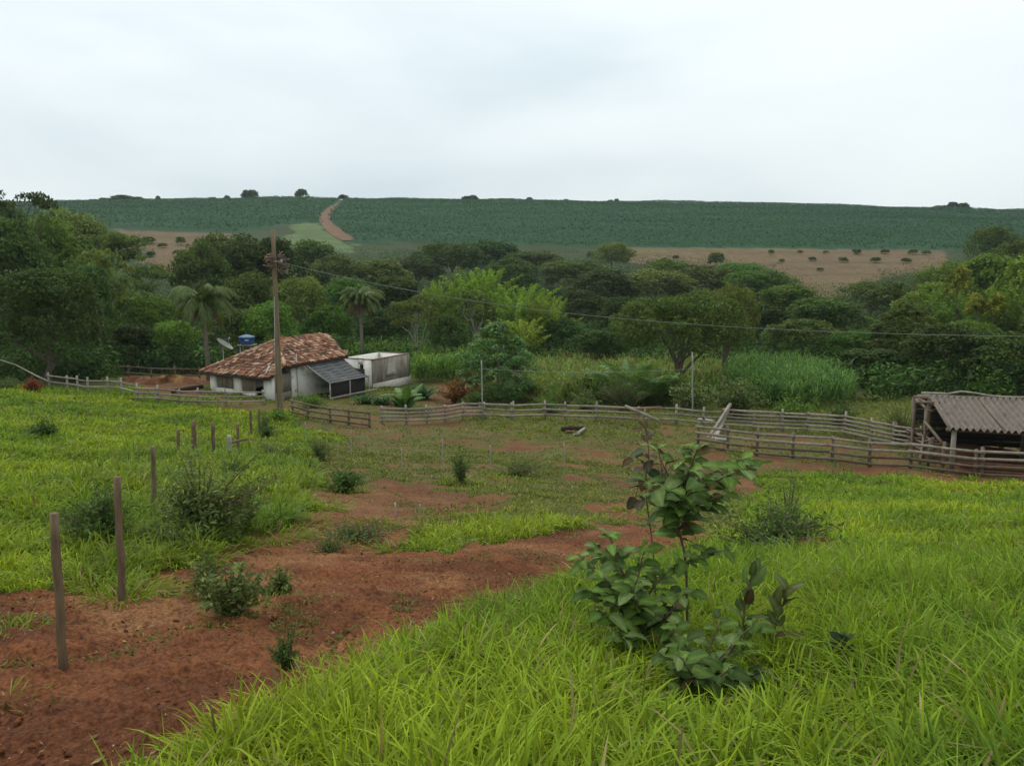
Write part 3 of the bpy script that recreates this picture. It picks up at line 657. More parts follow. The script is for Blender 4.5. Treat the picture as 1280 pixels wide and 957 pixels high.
TREES = [
 # name, kind, u, vtop, width px, depth, leaf, bark, variant, label
 ('broadleaf_tree','big',62,328,165,63,D,0,0,'huge rounded dark tree reaching the ground behind the rail fence beside the red bush'),
 ('flat_topped_tree','airy',42,196,84,100,D,M_BARK,0,'tall flat-topped tree with open crown standing out against the sky'),
 ('broadleaf_tree','round',-30,258,150,92,D,0,1,'dark tree cut by the frame below the tall flat-topped tree'),
 ('broadleaf_tree','umbel',92,256,120,128,O,0,1,'wide layered tree just right of the tall flat-topped tree, its top nearing the coffee hill'),
 ('broadleaf_tree','flat',158,286,110,112,O,M_PALE,2,'layered olive tree beside the dry pasture, above the huge rounded tree'),
 ('pale_limbed_tree','open',130,308,95,86,O,M_PALE,0,'open tree with a forked pale trunk rising behind the huge rounded dark tree'),
 ('broadleaf_tree','round',20,270,110,84,D,0,2,'dark bushy tree between the tall flat-topped tree and the huge rounded one'),
 ('broadleaf_tree','round',182,360,85,92,M,0,3,'mid green bushy tree between the huge rounded tree and the drooping palm'),
 ('broadleaf_tree','round',168,405,75,76,D,0,0,'low dark tree behind the cattle pen rails, at the foot of taller trees'),
 ('broadleaf_tree','round',222,400,70,78,M,0,4,'low green tree left of the drooping palm trunk'),
 ('broadleaf_tree','umbel',292,284,112,128,D,0,3,'dark spreading tree left of the pole top, at the edge of the dry pasture'),
 ('broadleaf_tree','round',255,300,78,120,O,0,1,'small olive tree on the lower edge of the left dry pasture'),
 ('broadleaf_tree','round',350,296,84,132,D,0,2,'dark tree behind the top of the utility pole'),
 ('broadleaf_tree','round',312,335,95,98,D,0,3,'dark rounded tree above the blue water tank'),
 ('broadleaf_tree','round',378,345,90,96,O,0,4,'rounded tree directly right of the pole, above the tiled roof'),
 ('broadleaf_tree','round',300,385,80,84,D,0,0,'shady tree behind the blue water tank and satellite dish'),
 ('broadleaf_tree','round',410,380,70,92,M,0,1,'mid green tree between the tiled roof and the skirted palm'),
 ('broadleaf_tree','round',425,318,90,175,O,0,2,'olive tree at the foot of the hill track'),
 ('broadleaf_tree','umbel',482,322,105,182,O,0,0,'spreading tree just right of the hill track foot'),
 ('broadleaf_tree','round',522,316,90,205,D,0,3,'dark round tree on the coffee field edge, above the skirted palm'),
 ('broadleaf_tree','round',560,302,110,220,D,0,4,'dark domed tree touching the coffee field above the bamboo'),
 ('broadleaf_tree','umbel',610,298,95,235,D,0,1,'dark flat tree on the coffee field edge behind the tallest bamboo'),
 ('broadleaf_tree','round',495,345,80,130,D,0,0,'deep green tree behind the power line, upper right of the skirted palm'),
 ('broadleaf_tree','round',440,345,85,140,M,0,1,'green tree directly above the skirted palm'),
 ('pale_limbed_tree','open',522,364,84,86,O,M_PALE,1,'half bare tree with twisting pale limbs behind the green cane'),
 ('pale_limbed_tree','open',592,362,80,92,O,M_PALE,0,'pale branched tree in front of the bright bamboo, over the mango tree'),
 ('broadleaf_tree','round',560,392,62,84,D,0,2,'small dark tree between the two pale-limbed trees'),
 ('broadleaf_tree','umbel',668,312,105,225,O,0,2,'olive layered tree right of the tallest bamboo, below the coffee field'),
 ('broadleaf_tree','umbel',716,322,105,205,O,0,3,'broad layered tree below the left end of the long dry pasture'),
 ('broadleaf_tree','round',768,303,60,245,O,0,4,'grey green rounded tree overlapping the long dry pasture'),
 ('broadleaf_tree','umbel',760,335,120,170,D,0,0,'wide dark tree in the wood straight below the rounded pasture tree'),
 ('broadleaf_tree','umbel',818,334,110,180,O,0,1,'layered tree behind the crown of the big olive tree, left part'),
 ('broadleaf_tree','round',724,362,90,128,D,0,2,'dark tree right of the bamboo, above the power line'),
 ('broadleaf_tree','round',780,368,85,120,D,0,3,'dark tree tucked left of the big olive tree crown'),
 ('broadleaf_tree','round',700,395,85,98,D,0,1,'shaded tree under the power line between bamboo and big olive tree'),
 ('broadleaf_tree','round',752,412,95,84,D,0,4,'deep shaded low tree behind the cane left of the big olive tree'),
 ('field_tree','olive',848,354,180,62,O,0,0,'big olive green tree with leaning forked trunk behind the corral fence'),
 ('broadleaf_tree','olive',905,346,92,72,O,0,0,'olive tree crowded against the right side of the big forked one'),
 ('broadleaf_tree','umbel',880,330,100,190,O,0,2,'flat tree behind the big olive tree, just below the dry pasture'),
 ('broadleaf_tree','umbel',945,334,105,175,M,0,3,'green layered tree below the narrow part of the dry pasture'),
 ('broadleaf_tree','round',985,356,95,150,M,0,0,'green tree at the lower left tip of the brown pasture corner'),
 ('broadleaf_tree','round',948,378,90,105,D,0,1,'dark tree just right of the big olive tree crown'),
 ('broadleaf_tree','round',1003,398,110,90,O,0,2,'tree with pale dry top twigs above the cane field'),
 ('broadleaf_tree','round',1042,374,90,120,O,0,3,'olive tree under the brown pasture corner'),
 ('broadleaf_tree','cone',1128,376,92,80,O,0,0,'dark pointed tree rising in the middle of the wood left of the shed'),
 ('broadleaf_tree','round',1072,412,90,84,M,0,4,'green round tree between the cane field and the pointed tree'),
 ('broadleaf_tree','round',1088,436,110,70,D,0,0,'low dark tree behind the far corner of the corral'),
 ('broadleaf_tree','umbel',1085,350,90,165,O,0,0,'flat grey green tree on the brown pasture corner'),
 ('broadleaf_tree','round',1120,350,80,150,O,0,1,'loose tree beside the pasture, left of the yellow flowering trees'),
 ('broadleaf_tree','round',1165,352,95,118,M,0,2,'bright green tree between pointed tree and yellow flowering crowns'),
 ('broadleaf_tree','round',1180,322,85,150,M,0,3,'green tree on the right end of the long pasture'),
 ('broadleaf_tree','round',1238,282,70,230,M,0,4,'tree on the coffee hill slope at the far right'),
 ('broadleaf_tree','round',1228,318,95,125,M,0,0,'tall green tree behind the shed, right of the upper yellow crown'),
 ('broadleaf_tree','round',1285,312,110,100,M,0,1,'tall dense tree cut by the frame edge above the shed'),
 ('broadleaf_tree','round',1180,404,120,68,D,0,2,'dark tree just behind the shed ridge left end'),
 ('broadleaf_tree','round',1255,410,130,64,D,0,3,'large dark tree directly behind the corrugated shed roof'),
 ('broadleaf_tree','round',1330,380,140,72,D,0,4,'dark tree beyond the frame edge behind the shed'),
 ('yellow_flowering_tree','flower',1190,328,34,90,Yl,0,0,'upper of the three yellow flowering crowns in the wood above the shed'),
 ('yellow_flowering_tree','flower',1214,364,30,84,Yl,0,0,'dull yellow flowering crown left beside the brightest yellow one'),
 ('yellow_flowering_tree','flower',1236,362,30,83,Yl,0,0,'brightest yellow flowering crown, narrow, above the shed roof'),
 ('broadleaf_tree','round',60,262,120,112,M,0,3,'green bushy tree filling in between the tall flat-topped tree and the huge rounded one'),
 ('broadleaf_tree','round',112,330,95,78,D,0,4,'dark tree shouldering the right side of the huge rounded dark tree'),
 ('broadleaf_tree','umbel',8,244,110,118,D,0,3,'dark layered tree at the frame edge behind the tall flat-topped tree'),
 ('broadleaf_tree','round',205,375,85,100,O,0,2,'olive bushy tree behind the drooping palm, below the dry pasture'),
 ('broadleaf_tree','round',272,345,80,104,D,0,1,'dark tree over the drooping palm crown, left of the pole'),
 ('broadleaf_tree','round',338,372,85,82,M,0,3,'green tree between the pole and the blue water tank'),
 ('broadleaf_tree','round',480,385,80,100,D,0,2,'dark tree right of the skirted palm behind the green cane'),
 ('broadleaf_tree','round',392,300,75,210,M,0,0,'green tree under the light green patch beside the hill track'),
 ('broadleaf_tree','round',640,322,90,190,D,0,2,'dark tree behind the right half of the bright bamboo'),
 ('broadleaf_tree','round',835,322,80,230,M,0,3,'bright green tree on the grass strip below the long dry pasture'),
 ('broadleaf_tree','round',920,328,90,225,M,0,4,'bright green tree below the round pasture tree'),
 ('broadleaf_tree','round',1020,372,100,108,D,0,0,'dark tree above the middle of the cane field'),
 ('broadleaf_tree','round',1150,378,90,100,M,0,1,'mid green tree right of the pointed dark tree'),
 ('broadleaf_tree','round',1262,300,100,140,D,0,2,'dark tree rising at the frame edge below the coffee hill'),
 ('broadleaf_tree','round',1205,400,90,80,M,0,4,'bright crowned tree above the shed ridge'),
]
for (nm, kd, u, vt, wp, y, lf, bk, va, lb) in TREES:
    tree(nm, kd, u, vt, wp, y, lb, lf, bk or M_BARK, 'tree', FOREST, va)
BAMB = [(603,312,100,112,0,'tallest bright bamboo clump, in the middle of the wood above the mango tree'),
        (556,330,78,108,1,'lower bamboo clump at the left end of the bright bamboo'),
        (648,336,90,104,2,'bamboo clump right of the tallest one, arching over'),
        (688,352,74,98,0,'dark right end clump of the bright bamboo row'),
        (652,384,80,88,1,'yellowish low bamboo clump behind the mango tree'),
        (1205,350,120,92,2,'feathery green bamboo clump under the yellow flowering trees'),
        (1270,338,120,84,0,'tall feathery bamboo clump by the frame edge behind the shed'),
        (1150,384,110,80,1,'bamboo clump between the pointed tree and the shed')]
for (u, vt, wp, y, va, lb) in BAMB:
    tree('bamboo_clump', 'bamboo', u, vt, wp, y, lb, B if u < 900 else M_BAMBD, solid('culm', (.2, .22, .08)) if u == 603 else bpy.data.materials['culm'], 'bamboo', 'bamboo clumps in the wood', va)
tree('mango_tree', 'mango', 622, 400, 92, 58, 'dense glossy dark tree with pale drooping leaf tips beside the thin white post', M_LEAFG, M_BARK, 'tree')
# trees on the crest of the coffee hill
CREST = 'small trees along the hill crest'
CR = [(118,250,16,'round bush at the left start of the crest tree line'),(133,248,18,'second low tree of the crest line, rising from the coffee'),(152,245,30,'long low clump, widest of the crest line left of the lone dot tree'),(174,246,24,'low clump ending the left crest line'),
 (198,245,7,'tiny lone dot of a tree alone on the crest between clump and bushes'),(267,245,14,'low flat bush on the crest, left of a smaller round one'),(284,243,9,'small round bush just left of the big domed crest tree'),(312,237,23,'big domed tree on the crest left of the pole line'),
 (377,236,17,'dark upright round tree alone on the crest above the pole'),(430,242,14,'tree beside the top end of the red hill track'),(446,245,8,'tiny bush right of the hill track top'),(583,241,16,'wider of the crest tree pair above the bamboo'),(592,240,13,'taller of the crest tree pair above the bamboo'),
 (613,243,9,'first of three even dots on the crest right of the pair'),(627,243,8,'middle of three even dots on the crest'),(640,243,8,'last of three even dots on the crest'),(662,242,10,'square-looking single tree on the crest right of the three dots'),
 (707,245,9,'small single tree on the bare middle crest'),(763,245,8,'twiggy tree on the crest above the rounded pasture tree'),(771,244,7,'thin slanting twiggy tree on the crest'),(1054,251,11,'lone round bush on the right half of the crest'),
 (1176,254,20,'left low part of the crest clump above the shed'),(1190,251,15,'tallest tree of the crest clump above the shed'),(1204,252,17,'right part of the crest clump above the shed')]
for i, (u, vt, wp, lb) in enumerate(CR):
    d = 600.0; cb = col_at(u, d)-np.array([0, 0, 1.1]); tree('crest_tree', 'crest', u, vt+60, wp*1.1, d, lb, M_LEAFD, M_BARK, 'tree', CREST, i, hw=max(.3, (np.interp(u, [0,118,312,600,900,1054,1190,1280],[256,253,247,246,250,253.5,259,262])-vt+3.0)/wp), base=cb)
PASTB = [(895,316,24,285,'round tree, largest on the brown pasture above the big olive tree'),(964,312,9,316,'bush with a pale top on the upper pasture line, leftmost there'),(1000,316,8,318,'second bush of the upper pasture line'),(1032,316,8,318,'third bush of the upper pasture line'),
 (1071,316,13,318,'wide dark bush in the middle of the upper pasture line'),(1106,317,11,318,'faint bush of the upper pasture line'),(1141,316,13,316,'wide bush near the right end of the upper pasture line'),(1157,314,12,314,'green bush ending the upper pasture line'),
 (977,328,9,292,'dark dot bush starting the lower pasture line'),(1015,328,10,294,'second bush of the lower pasture line'),(1054,329,13,292,'third and wider bush of the lower pasture line'),(1094,331,13,290,'fourth bush of the lower pasture line'),(1133,332,13,288,'last bush of the lower pasture line'),
 (1025,341,9,270,'lone bush in the brown pasture corner'),(738,313,10,300,'bush in the left end of the long pasture'),(845,319,9,300,'bush in the pasture left of its round tree'),(830,322,9,290,'low bush beside the wood in the long pasture'),
 (186,296,16,300,'bush at the top of the left dry pasture'),(203,306,12,290,'leafy sapling in the middle of the left dry pasture'),(226,296,12,300,'flat bush high on the left dry pasture'),(188,330,14,262,'bush low on the left dry pasture'),(224,318,16,268,'dark bush by the lone olive tree of the left pasture')]
for i, (u, vt, wp, y, lb) in enumerate(PASTB):
    tree('pasture_bush', 'crest', u, vt, wp*1.05, y, lb, M_LEAFO, M_BARK, 'bush', 'bushes dotted over the dry pasture', i+1, hw=.48)
# palms
def palm(u, vcrown, wpx, y, label, seed, nf, dead, L, droop, lean=0.0):
    g = np.random.default_rng(seed); p = col_at(u, y); root = empty('palm_tree', p); tag(root, label, 'palm', 'palms behind the house')
    ht = at(u, vcrown, y)[2]-p[2]; tp = np.array([lean, 0, ht])
    mb = MB(seed); mb.tube([(0, 0, -.3), (lean*.2, 0, ht*.35), (lean*.6, 0, ht*.7), tp], [.27, .2, .19, .16], 9, True, .05); mb.build('trunk', M_TRUNKP, root, True)
    fr = [frond(g, tp, 2*math.pi*(i*.381966+g.uniform(-.04, .04)), L*g.uniform(.85, 1.1), g.uniform(.15, 1.35), droop*g.uniform(.85, 1.2), L*.25, 22, g.uniform(.75, 1.2), .8) for i in range(nf)]
    link('crown', fronds_mesh('palm_crown', fr), M_PALM, root)
    fr = [frond(g, tp-np.array([0, 0, .25]), 2*math.pi*i/dead+g.uniform(-.2, .2), L*g.uniform(.55, .85), -.35, 1.2, L*.16, 16, g.uniform(.6, 1.2), 1.2) for i in range(dead)]
    link('dead_fronds', fronds_mesh('palm_dead_fronds', fr), M_DEADF, root)
palm(262, 378, 90, 67, 'drooping palm with brown hanging dead fronds left of the water tank', 3, 24, 7, 3.9, 2.1, -.3)
palm(453, 374, 60, 84, 'round-headed palm with a brown skirt standing behind the roofless building', 5, 40, 16, 2.9, 1.9)
# coffee rows on the hill (uncounted: one mass)
def coffee():
    g = np.random.default_rng(88); P = []
    for k in range(52):
        y0 = 300+k*6.3; x = np.arange(-560, 560, 1.2)+g.uniform(0, 1); x = x+g.normal(0, .3, len(x))
        y = y0+14*(fbm(x/90, x*0+k*.05, 5, 2)-.5)+10*(fbm(x/28, x*0+k*.4, 6, 2)-.5)+g.normal(0, .5, len(x))
        P.append(np.stack([x, y], -1))
    P = np.concatenate(P); z = H(P[:, 0], P[:, 1]); u, v = proj(P[:, 0], P[:, 1], z)
    c, pa, gp = hill_regions(P[:, 0], P[:, 1], z)
    tr = np.abs(u-np.interp(v, [251, 257, 262, 268, 275, 283, 290, 296, 301], [427, 420, 413, 407, 405, 411, 419, 428, 436])) < np.interp(v, [251, 283, 301], [3.5, 6.5, 7])
    gap = fbm(P[:, 0]/16, P[:, 1]/16, 15, 3) < .12
    k = c & ~pa & ~gp & ~(tr & (v > 249)) & ~gap & (u > -60) & (u < 1340)
    P = np.concatenate([P[k], z[k][:, None]], 1); n = len(P)
    C = np.repeat(P, 6, 0); hgt = 1.5+.7*fbm(C[:, 0]/20, C[:, 1]/20, 9, 2)
    C = C+g.normal(0, 1, C.shape)*np.array([.55, .75, .0]); C[:, 2] += hgt*g.uniform(.25, 1.0, len(C))
    N_ = nrm(g.normal(size=C.shape)*.26+np.array([0, -.3, .7])); L = g.uniform(.65, 1.15, len(C))
    t = g.uniform(.88, 1.12, (len(C), 1))*(.54+.34*fbm(C[:, 0]/50, C[:, 1]/60, 19, 3)+.66*fbm(C[:, 0]/80, C[:, 1]/8, 23, 3))[:, None]*np.ones((1, 3))
    V, q, c = leaf_quads(C, N_, L, L*.8, t, g)
    o = link('coffee_plantation', np_mesh('coffee_plantation', V, q, None, c), leafy('coffee_leaves', (.027, .080, .029), .38, 0, 0, .65, .06)); tag(o, kind='stuff')
coffee()
# undergrowth that fills the valley floor between the trees (uncounted)
HOUSE_KEEP = [(-27, 52), (-8.5, 52), (-8.0, 74), (-27, 74)]
def undergrowth():
    g = np.random.default_rng(99); N = 14000
    y = np.exp(g.uniform(math.log(60), math.log(285), N)); x = g.uniform(-.82, .82, N)*y; z = H(x, y); u, v = proj(x, y, z)
    c, pa, gp = hill_regions(x, y, z); k = ~c & ~pa & ~(gp & (g.random(N) < .7)) & ~pip(x, y, HOUSE_KEEP)
    k &= (y > np.interp(u, [0, 120, 150, 255, 260, 500, 560, 640, 900, 1060, 1100, 1280], [64, 64, 74, 74, 76, 80, 84, 84, 84, 84, 58, 54]))
    x, y, z, u = x[k], y[k], z[k], u[k]; n = len(x); hh = g.uniform(.8, 2.6, n)*(1+1.3*sstep(110, 170, y)); C = np.stack([x, y, z+hh*.45], -1)
    col = np.where((g.random(n) < .35)[:, None], np.array([1.5, 1.7, 1.2]), np.array([.8, .8, .8]))*g.uniform(.7, 1.2, (n, 1))
    V, q, t = clump_leaves(C, hh*.75, 52, .40, g, 1.0, .5, .5, .2, col); t = np.clip(t, 0, 3)
    tag(link('undergrowth', np_mesh('undergrowth', V, q, None, t), leafy('undergrowth_leaves', (.048, .090, .024), .3, 0, 0, .65, .06)), kind='stuff')
undergrowth()
# tall cane and elephant grass
def cane(name, poly, y0, y1, n, hmin, hmax, cols, seed, wid=.07):
    global rng
    P = []
    yy = np.exp(rng.uniform(math.log(y0), math.log(y1), n*6)); xx = rng.uniform(-.8, .8, n*6)*yy
    z = H(xx, yy); u, v = proj(xx, yy, z+.3); k = pip(u, v, poly); xx, yy, z = xx[k][:n], yy[k][:n], z[k][:n]
    hh = (hmin+(hmax-hmin)*fbm(xx*.45, yy*.3, seed, 3))*1.0; per = 11
    st = np.stack([xx, yy, z], -1); S = np.repeat(st, per, 0); f = np.tile(np.linspace(.15, .95, per), len(st)); HH = np.repeat(hh, per)
    m = len(S); S = S+rng.normal(0, .13, S.shape)*[1, 1, 0]; S[:, 2] += HH*f*rng.uniform(.6, 1, m)
    L = rng.uniform(.55, 1.15, m); az = rng.uniform(0, 6.28, m)
    c = np.array(cols)[rng.integers(0, len(cols), m)]*rng.uniform(.6, 1.3, (m, 1))
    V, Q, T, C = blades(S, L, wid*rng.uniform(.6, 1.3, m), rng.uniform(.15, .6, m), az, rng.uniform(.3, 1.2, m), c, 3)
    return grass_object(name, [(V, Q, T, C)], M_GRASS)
CG = [(.15, .28, .04), (.11, .23, .04), (.20, .30, .06), (.07, .15, .03)]
cane('sugar_cane', [(905,498),(905,470),(940,455),(1010,462),(1065,478),(1068,500),(1000,512)], 54, 86, 2600, 1.5, 3.1, [(.12,.24,.05),(.09,.20,.045),(.17,.28,.07),(.055,.13,.03)], 301)
cane('fodder_cane', [(425,448),(520,445),(590,452),(600,470),(520,478),(515,462),(430,452)], 70, 100, 2600, 1.5, 3.4, CG, 302)
cane('corn_field', [(655,500),(660,455),(700,450),(800,450),(900,455),(900,505),(760,503)], 56, 92, 2600, .8, 3.0, CG+[(.26,.24,.07),(.28,.22,.09)], 303)
# ---------------------------------------------------------------- materials of the buildings and fences
M_WHITE = solid('limewash', (.80, .78, .72), (.68, .65, .58), 3, .9, .25, c3=(.30, .23, .16), s3=1.1, th3=(.6, .8))
M_CONC = solid('stained_concrete', (.30, .265, .215), (.17, .145, .11), 2.2, .92, .3, (1, 1, .35), c3=(.10, .085, .065), s3=1.3, th3=(.48, .7))
M_PATCH = solid('pale_plaster', (.52, .49, .43), (.36, .33, .28), 4, .9, .2)
M_TILE = solid('clay_tile', (1.0, 1.0, 1.0), (.62, .60, .60), 9, .9, .3)
M_DECK = solid('roof_deck_shade', (.050, .032, .022), (.03, .02, .014), 6, .95, .2)  # dark tone stands in for the shade in gaps between tiles
M_DARK = solid('dark_interior', (.030, .026, .022), (.02, .018, .015), 4, .95, 0)  # near-black painting the shade in openings; black tarp and dark planks use it too
M_SHUT = solid('grey_boards', (.30, .255, .205), (.19, .155, .12), 5, .9, .4, (3, 3, .5))
M_RAIL = solid('weathered_rail', (.36, .325, .27), (.22, .19, .15), 5, .92, .4, (1, 1, 1), c3=(.14, .10, .07), s3=2, th3=(.55, .75))
M_RAILD = solid('dark_rail', (.20, .165, .125), (.115, .09, .066), 5, .92, .4, c3=(.16, .075, .045), s3=1.2, th3=(.5, .7))
M_RAILR = solid('red_stained_boards', (.22, .105, .06), (.125, .062, .04), 4, .92, .4)
M_POST = solid('old_post', (.215, .155, .092), (.095, .066, .042), 7, .92, .6, (2.5, 2.5, .45), c3=(.20, .085, .04), s3=2.5, th3=(.6, .8))
M_POLE = solid('pole_wood', (.245, .185, .115), (.15, .11, .068), 5, .9, .4, (2, 2, .15))
M_TARP = solid('dark_shade_sheet', (.065, .067, .07), (.04, .041, .043), 7, .7, .3, c3=(.11, .11, .105), s3=1.2, th3=(.55, .72))
M_BATTEN = solid('pale_batten', (.40, .40, .38), (.24, .24, .22), 6, .85, .2)
M_CORR = solid('fibre_cement', (.185, .158, .132), (.11, .092, .077), 4, .95, .3, c3=(.085, .07, .058), s3=1.6, th3=(.5, .7))
M_GREY = solid('galvanised', (.45, .46, .46), (.30, .31, .31), 5, .5, .1)
M_BLUE = solid('blue_tank', (.020, .085, .24), (.016, .066, .19), 4, .45, .05, spec=.4)
M_BLUEL = solid('blue_lid', (.14, .23, .34), (.09, .17, .27), 4, .5, .05)
M_DISH = solid('dish_mesh', (.36, .35, .31), (.26, .25, .22), 8, .6, .1)
M_WIRE = solid('wire', (.25, .26, .23), (.17, .18, .16), 3, .6, 0)
M_PALEP = solid('pale_post_paint', (.36, .35, .31), (.24, .23, .20), 5, .85, .2)
M_EARTH = solid('cut_red_earth', (.17, .066, .030), (.09, .036, .018), 1.6, .95, .6, c3=(.27, .16, .05), s3=.5, th3=(.5, .66), bdist=.06)

# ---------------------------------------------------------------- tiled farmhouse
HC = np.array([-17.7, 56.0]); E1 = np.array([-.848, .53]); E2 = np.array([.53, .848]); ZG = -9.42
def hp(a, b, z): q = HC+E1*a+E2*b; return Vector((q[0], q[1], z))
def hbox(mb, a0, a1, b0, b1, z0, z1, col=None):
    vs = [hp(a, b, z) for z in (z0, z1) for (a, b) in ((a0, b0), (a1, b0), (a1, b1), (a0, b1))]
    mb.poly(vs, [(0, 1, 2, 3), (7, 6, 5, 4), (0, 4, 5, 1), (1, 5, 6, 2), (2, 6, 7, 3), (3, 7, 4, 0)], col)
house = tag(empty('farmhouse', hp(4, 4, ZG)), 'low whitewashed farmhouse with patchy clay tile roof and wooden shutters behind the utility pole', 'house')
def hpart(mb, name, m, parent=house, smooth=False):
    o = mb.build(name, m, parent, smooth)
    o.matrix_parent_inverse = parent.matrix_world.inverted() if False else o.matrix_parent_inverse
    return o
def reparent(o, root):
    """keep world-space coordinates of a mesh built in place under its thing's empty"""
    loc = Vector(root.location); p = root.parent
    while p is not None: loc += p.location; p = p.parent
    o.location = o.location - loc if root.type == 'EMPTY' else o.location
    o.parent = root; return o
def wpart(mb, name, m, root, smooth=False, label=None):
    o = mb.build(name, m, None, smooth); reparent(o, root)
    if label: o['label'] = label
    return o
TOPF, TOPR = -7.62, -7.0
for (a0, a1, dz) in ((0, .9, 0), (3.5, 4.3, .02), (6.45, 7.1, .04)):
    mb = MB(1); hbox(mb, a0, a1, 0, .28, ZG-.5, TOPF-dz); wpart(mb, 'pillar', M_WHITE, house)
mb = MB(2); hbox(mb, 1.9, 3.497, .03, .25, ZG-.5, ZG+.42); hbox(mb, 4.303, 6.447, .03, .25, ZG-.5, ZG+.50); wpart(mb, 'plinth', M_WHITE, house)
def planks(name, a0, a1, b, z0, z1, n, seed, along='a'):
    mb = MB(seed); g = random.Random(seed)
    for i in range(n):
        s = (a1-a0)/n; x0 = a0+i*s; x1 = x0+s-.025; dz = g.uniform(-.03, .03); dd = g.uniform(0, .03); t = g.uniform(.7, 1.2); c = (t, t*.98, t*.95)
        if along == 'a': hbox(mb, x0, x1, b+dd, b+.05+dd, z0, z1+dz, c)
        else: hbox(mb, b+dd, b+.05+dd, x0, x1, z0, z1+dz, c)
    return wpart(mb, name, M_SHUT, house)
planks('shutter', 1.93, 3.47, .10, ZG+.44, TOPF-.1, 6, 3); planks('shutter', 4.33, 6.42, .10, ZG+.52, TOPF-.1, 9, 4)
mb = MB(5); hbox(mb, .93, 1.87, 1.6, 1.66, ZG-.3, TOPF); wpart(mb, 'doorway_shade', M_DARK, house)  # dark sheet inside the open doorway, standing for the unlit interior
planks('shutter', .40, 1.55, -.04, ZG+.55, TOPR-.55, 6, 6, 'b')
mb = MB(7); hbox(mb, .0, .25, .28, 1.9, ZG-.5, ZG+.52); hbox(mb, .03, .25, .28, .42, ZG+.5, TOPR-.5); hbox(mb, 0.03, .25, 1.55, 1.9, ZG+.5, TOPR-.5); wpart(mb, 'plinth', M_CONC, house)
mb = MB(8); hbox(mb, -.02, .22, 1.9, 7.2, ZG-.6, TOPR); hbox(mb, 6.9, 7.1, .28, 8.4, ZG-.6, TOPF-.05); hbox(mb, .2, 6.9, 8.2, 8.4, ZG-.6, TOPF); wpart(mb, 'wall', M_WHITE, house)
mb = MB(9); mb.tube([hp(-.12, 2.35, ZG-.2), hp(-.12, 2.35, -6.1)], .035, 6); wpart(mb, 'pipe', M_GREY, house)
# roof: a hipped deck painted dark as shade between tiles, rows of loose barrel tiles on it
A_, B_ = hp(3.8, 3.9, -5.55), hp(3.4, 8.9, -5.85); F0, F1 = hp(-.35, -.5, -7.72), hp(7.5, -.55, -7.80); R0, R1 = hp(-.45, .9, -7.02), hp(-.55, 7.4, -6.78); L1 = hp(7.5, 9.0, -7.5)
mb = MB(10); mb.poly([F0, F1, A_, R0], [(0, 1, 2), (0, 2, 3)]); mb.poly([F1, L1, B_, A_], [(0, 1, 2, 3)]); mb.poly([R0, A_, B_, R1], [(0, 1, 2, 3)]); mb.poly([L1, R1, B_], [(0, 1, 2)])
dn = Vector((0, 0, -.09)); mb.poly([F0+dn, F1+dn, A_+dn, R0+dn], [(0, 1, 2), (0, 2, 3)]); mb.poly([F1+dn, L1+dn, B_+dn, A_+dn], [(0, 1, 2, 3)]); mb.poly([R0+dn, A_+dn, B_+dn, R1+dn], [(0, 1, 2, 3)])
mb.beam(F0-Vector((0, 0, .05)), F1-Vector((0, 0, .05)), .08, .1); mb.beam(R0-Vector((0, 0, .05)), R1-Vector((0, 0, .05)), .08, .1)
roof = wpart(mb, 'roof', M_DECK, house)
def tile_face(mb, P, eave0, eave1, g, pitch=.235, course=.36):
    P = [Vector(p) for p in P]; ea = (Vector(eave1)-Vector(eave0)); ex = ea.normalized()
    n = (P[1]-P[0]).cross(P[2]-P[0]).normalized(); n = n if n.z > 0 else -n
    ey = n.cross(ex).normalized(); ey = ey if ey.z > 0 else -ey
    o = Vector(eave0); pts = [((p-o).dot(ex), (p-o).dot(ey)) for p in P]; W = max(p[0] for p in pts); X0 = min(p[0] for p in pts); Hh = max(p[1] for p in pts)
    i = 0; y = 0
    while y < Hh:
        x = X0
        sag = .06*math.sin(y*1.3+1)
        while x < W:
            if pip(np.array([x+.1]), np.array([y+.12]), pts)[0] and g.random() > .02:
                jx = g.uniform(-.025, .025); jy = g.uniform(-.06, .05); rot = g.uniform(-.07, .07); L = course*1.32; r0 = pitch*.40*g.uniform(.9, 1.1)
                hh = r0*.8
                k = g.random(); b = g.uniform(.75, 1.25)
                if k < .42: c = (.31*b, .150*b, .085*b)
                elif k < .66: c = (.50*b, .33*b, .225*b)
                elif k < .84: c = (.20*b, .085*b, .05*b)
                else: c = (.10*b, .07*b, .05*b)
                vs = []
                for (yy, rs, lift) in ((0, 1.0, .045), (L, .82, .012)):
                    for t in range(5):
                        an = math.pi*t/4; q = o+ex*(x+jx+pitch*.5-math.cos(an)*r0*rs+yy*rot)+ey*(y+jy+yy)+n*(math.sin(an)*hh*rs+lift+g.uniform(0, .008)-sag)
                        vs.append(q)
                mb.poly(vs, [(t, t+1, t+6, t+5) for t in range(4)], c)
                # the channel tile between covers, its shade painted in as a darker tone
                if g.random() < .8:
                    b2 = b*.62; vs = []
                    for (yy, lift) in ((0, .012), (L, .004)):
                        for t in range(3): vs.append(o+ex*(x+jx+pitch*(.78+.22*t))+ey*(y+jy+yy-.08)+n*(lift+(.02 if t != 1 else 0)-sag))
                    mb.poly(vs, [(0, 1, 4, 3), (1, 2, 5, 4)], tuple(q*b2/b for q in c))
            x += pitch
        y += course; i += 1
g = random.Random(12); mb = MB(12)
up_ = Vector((0, 0, .10))
tile_face(mb, [p+up_ for p in (F0, F1, A_, R0)], F0+up_, F1+up_, g); tile_face(mb, [p+up_ for p in (R0, A_, B_, R1)], R0+up_, R1+up_, g)
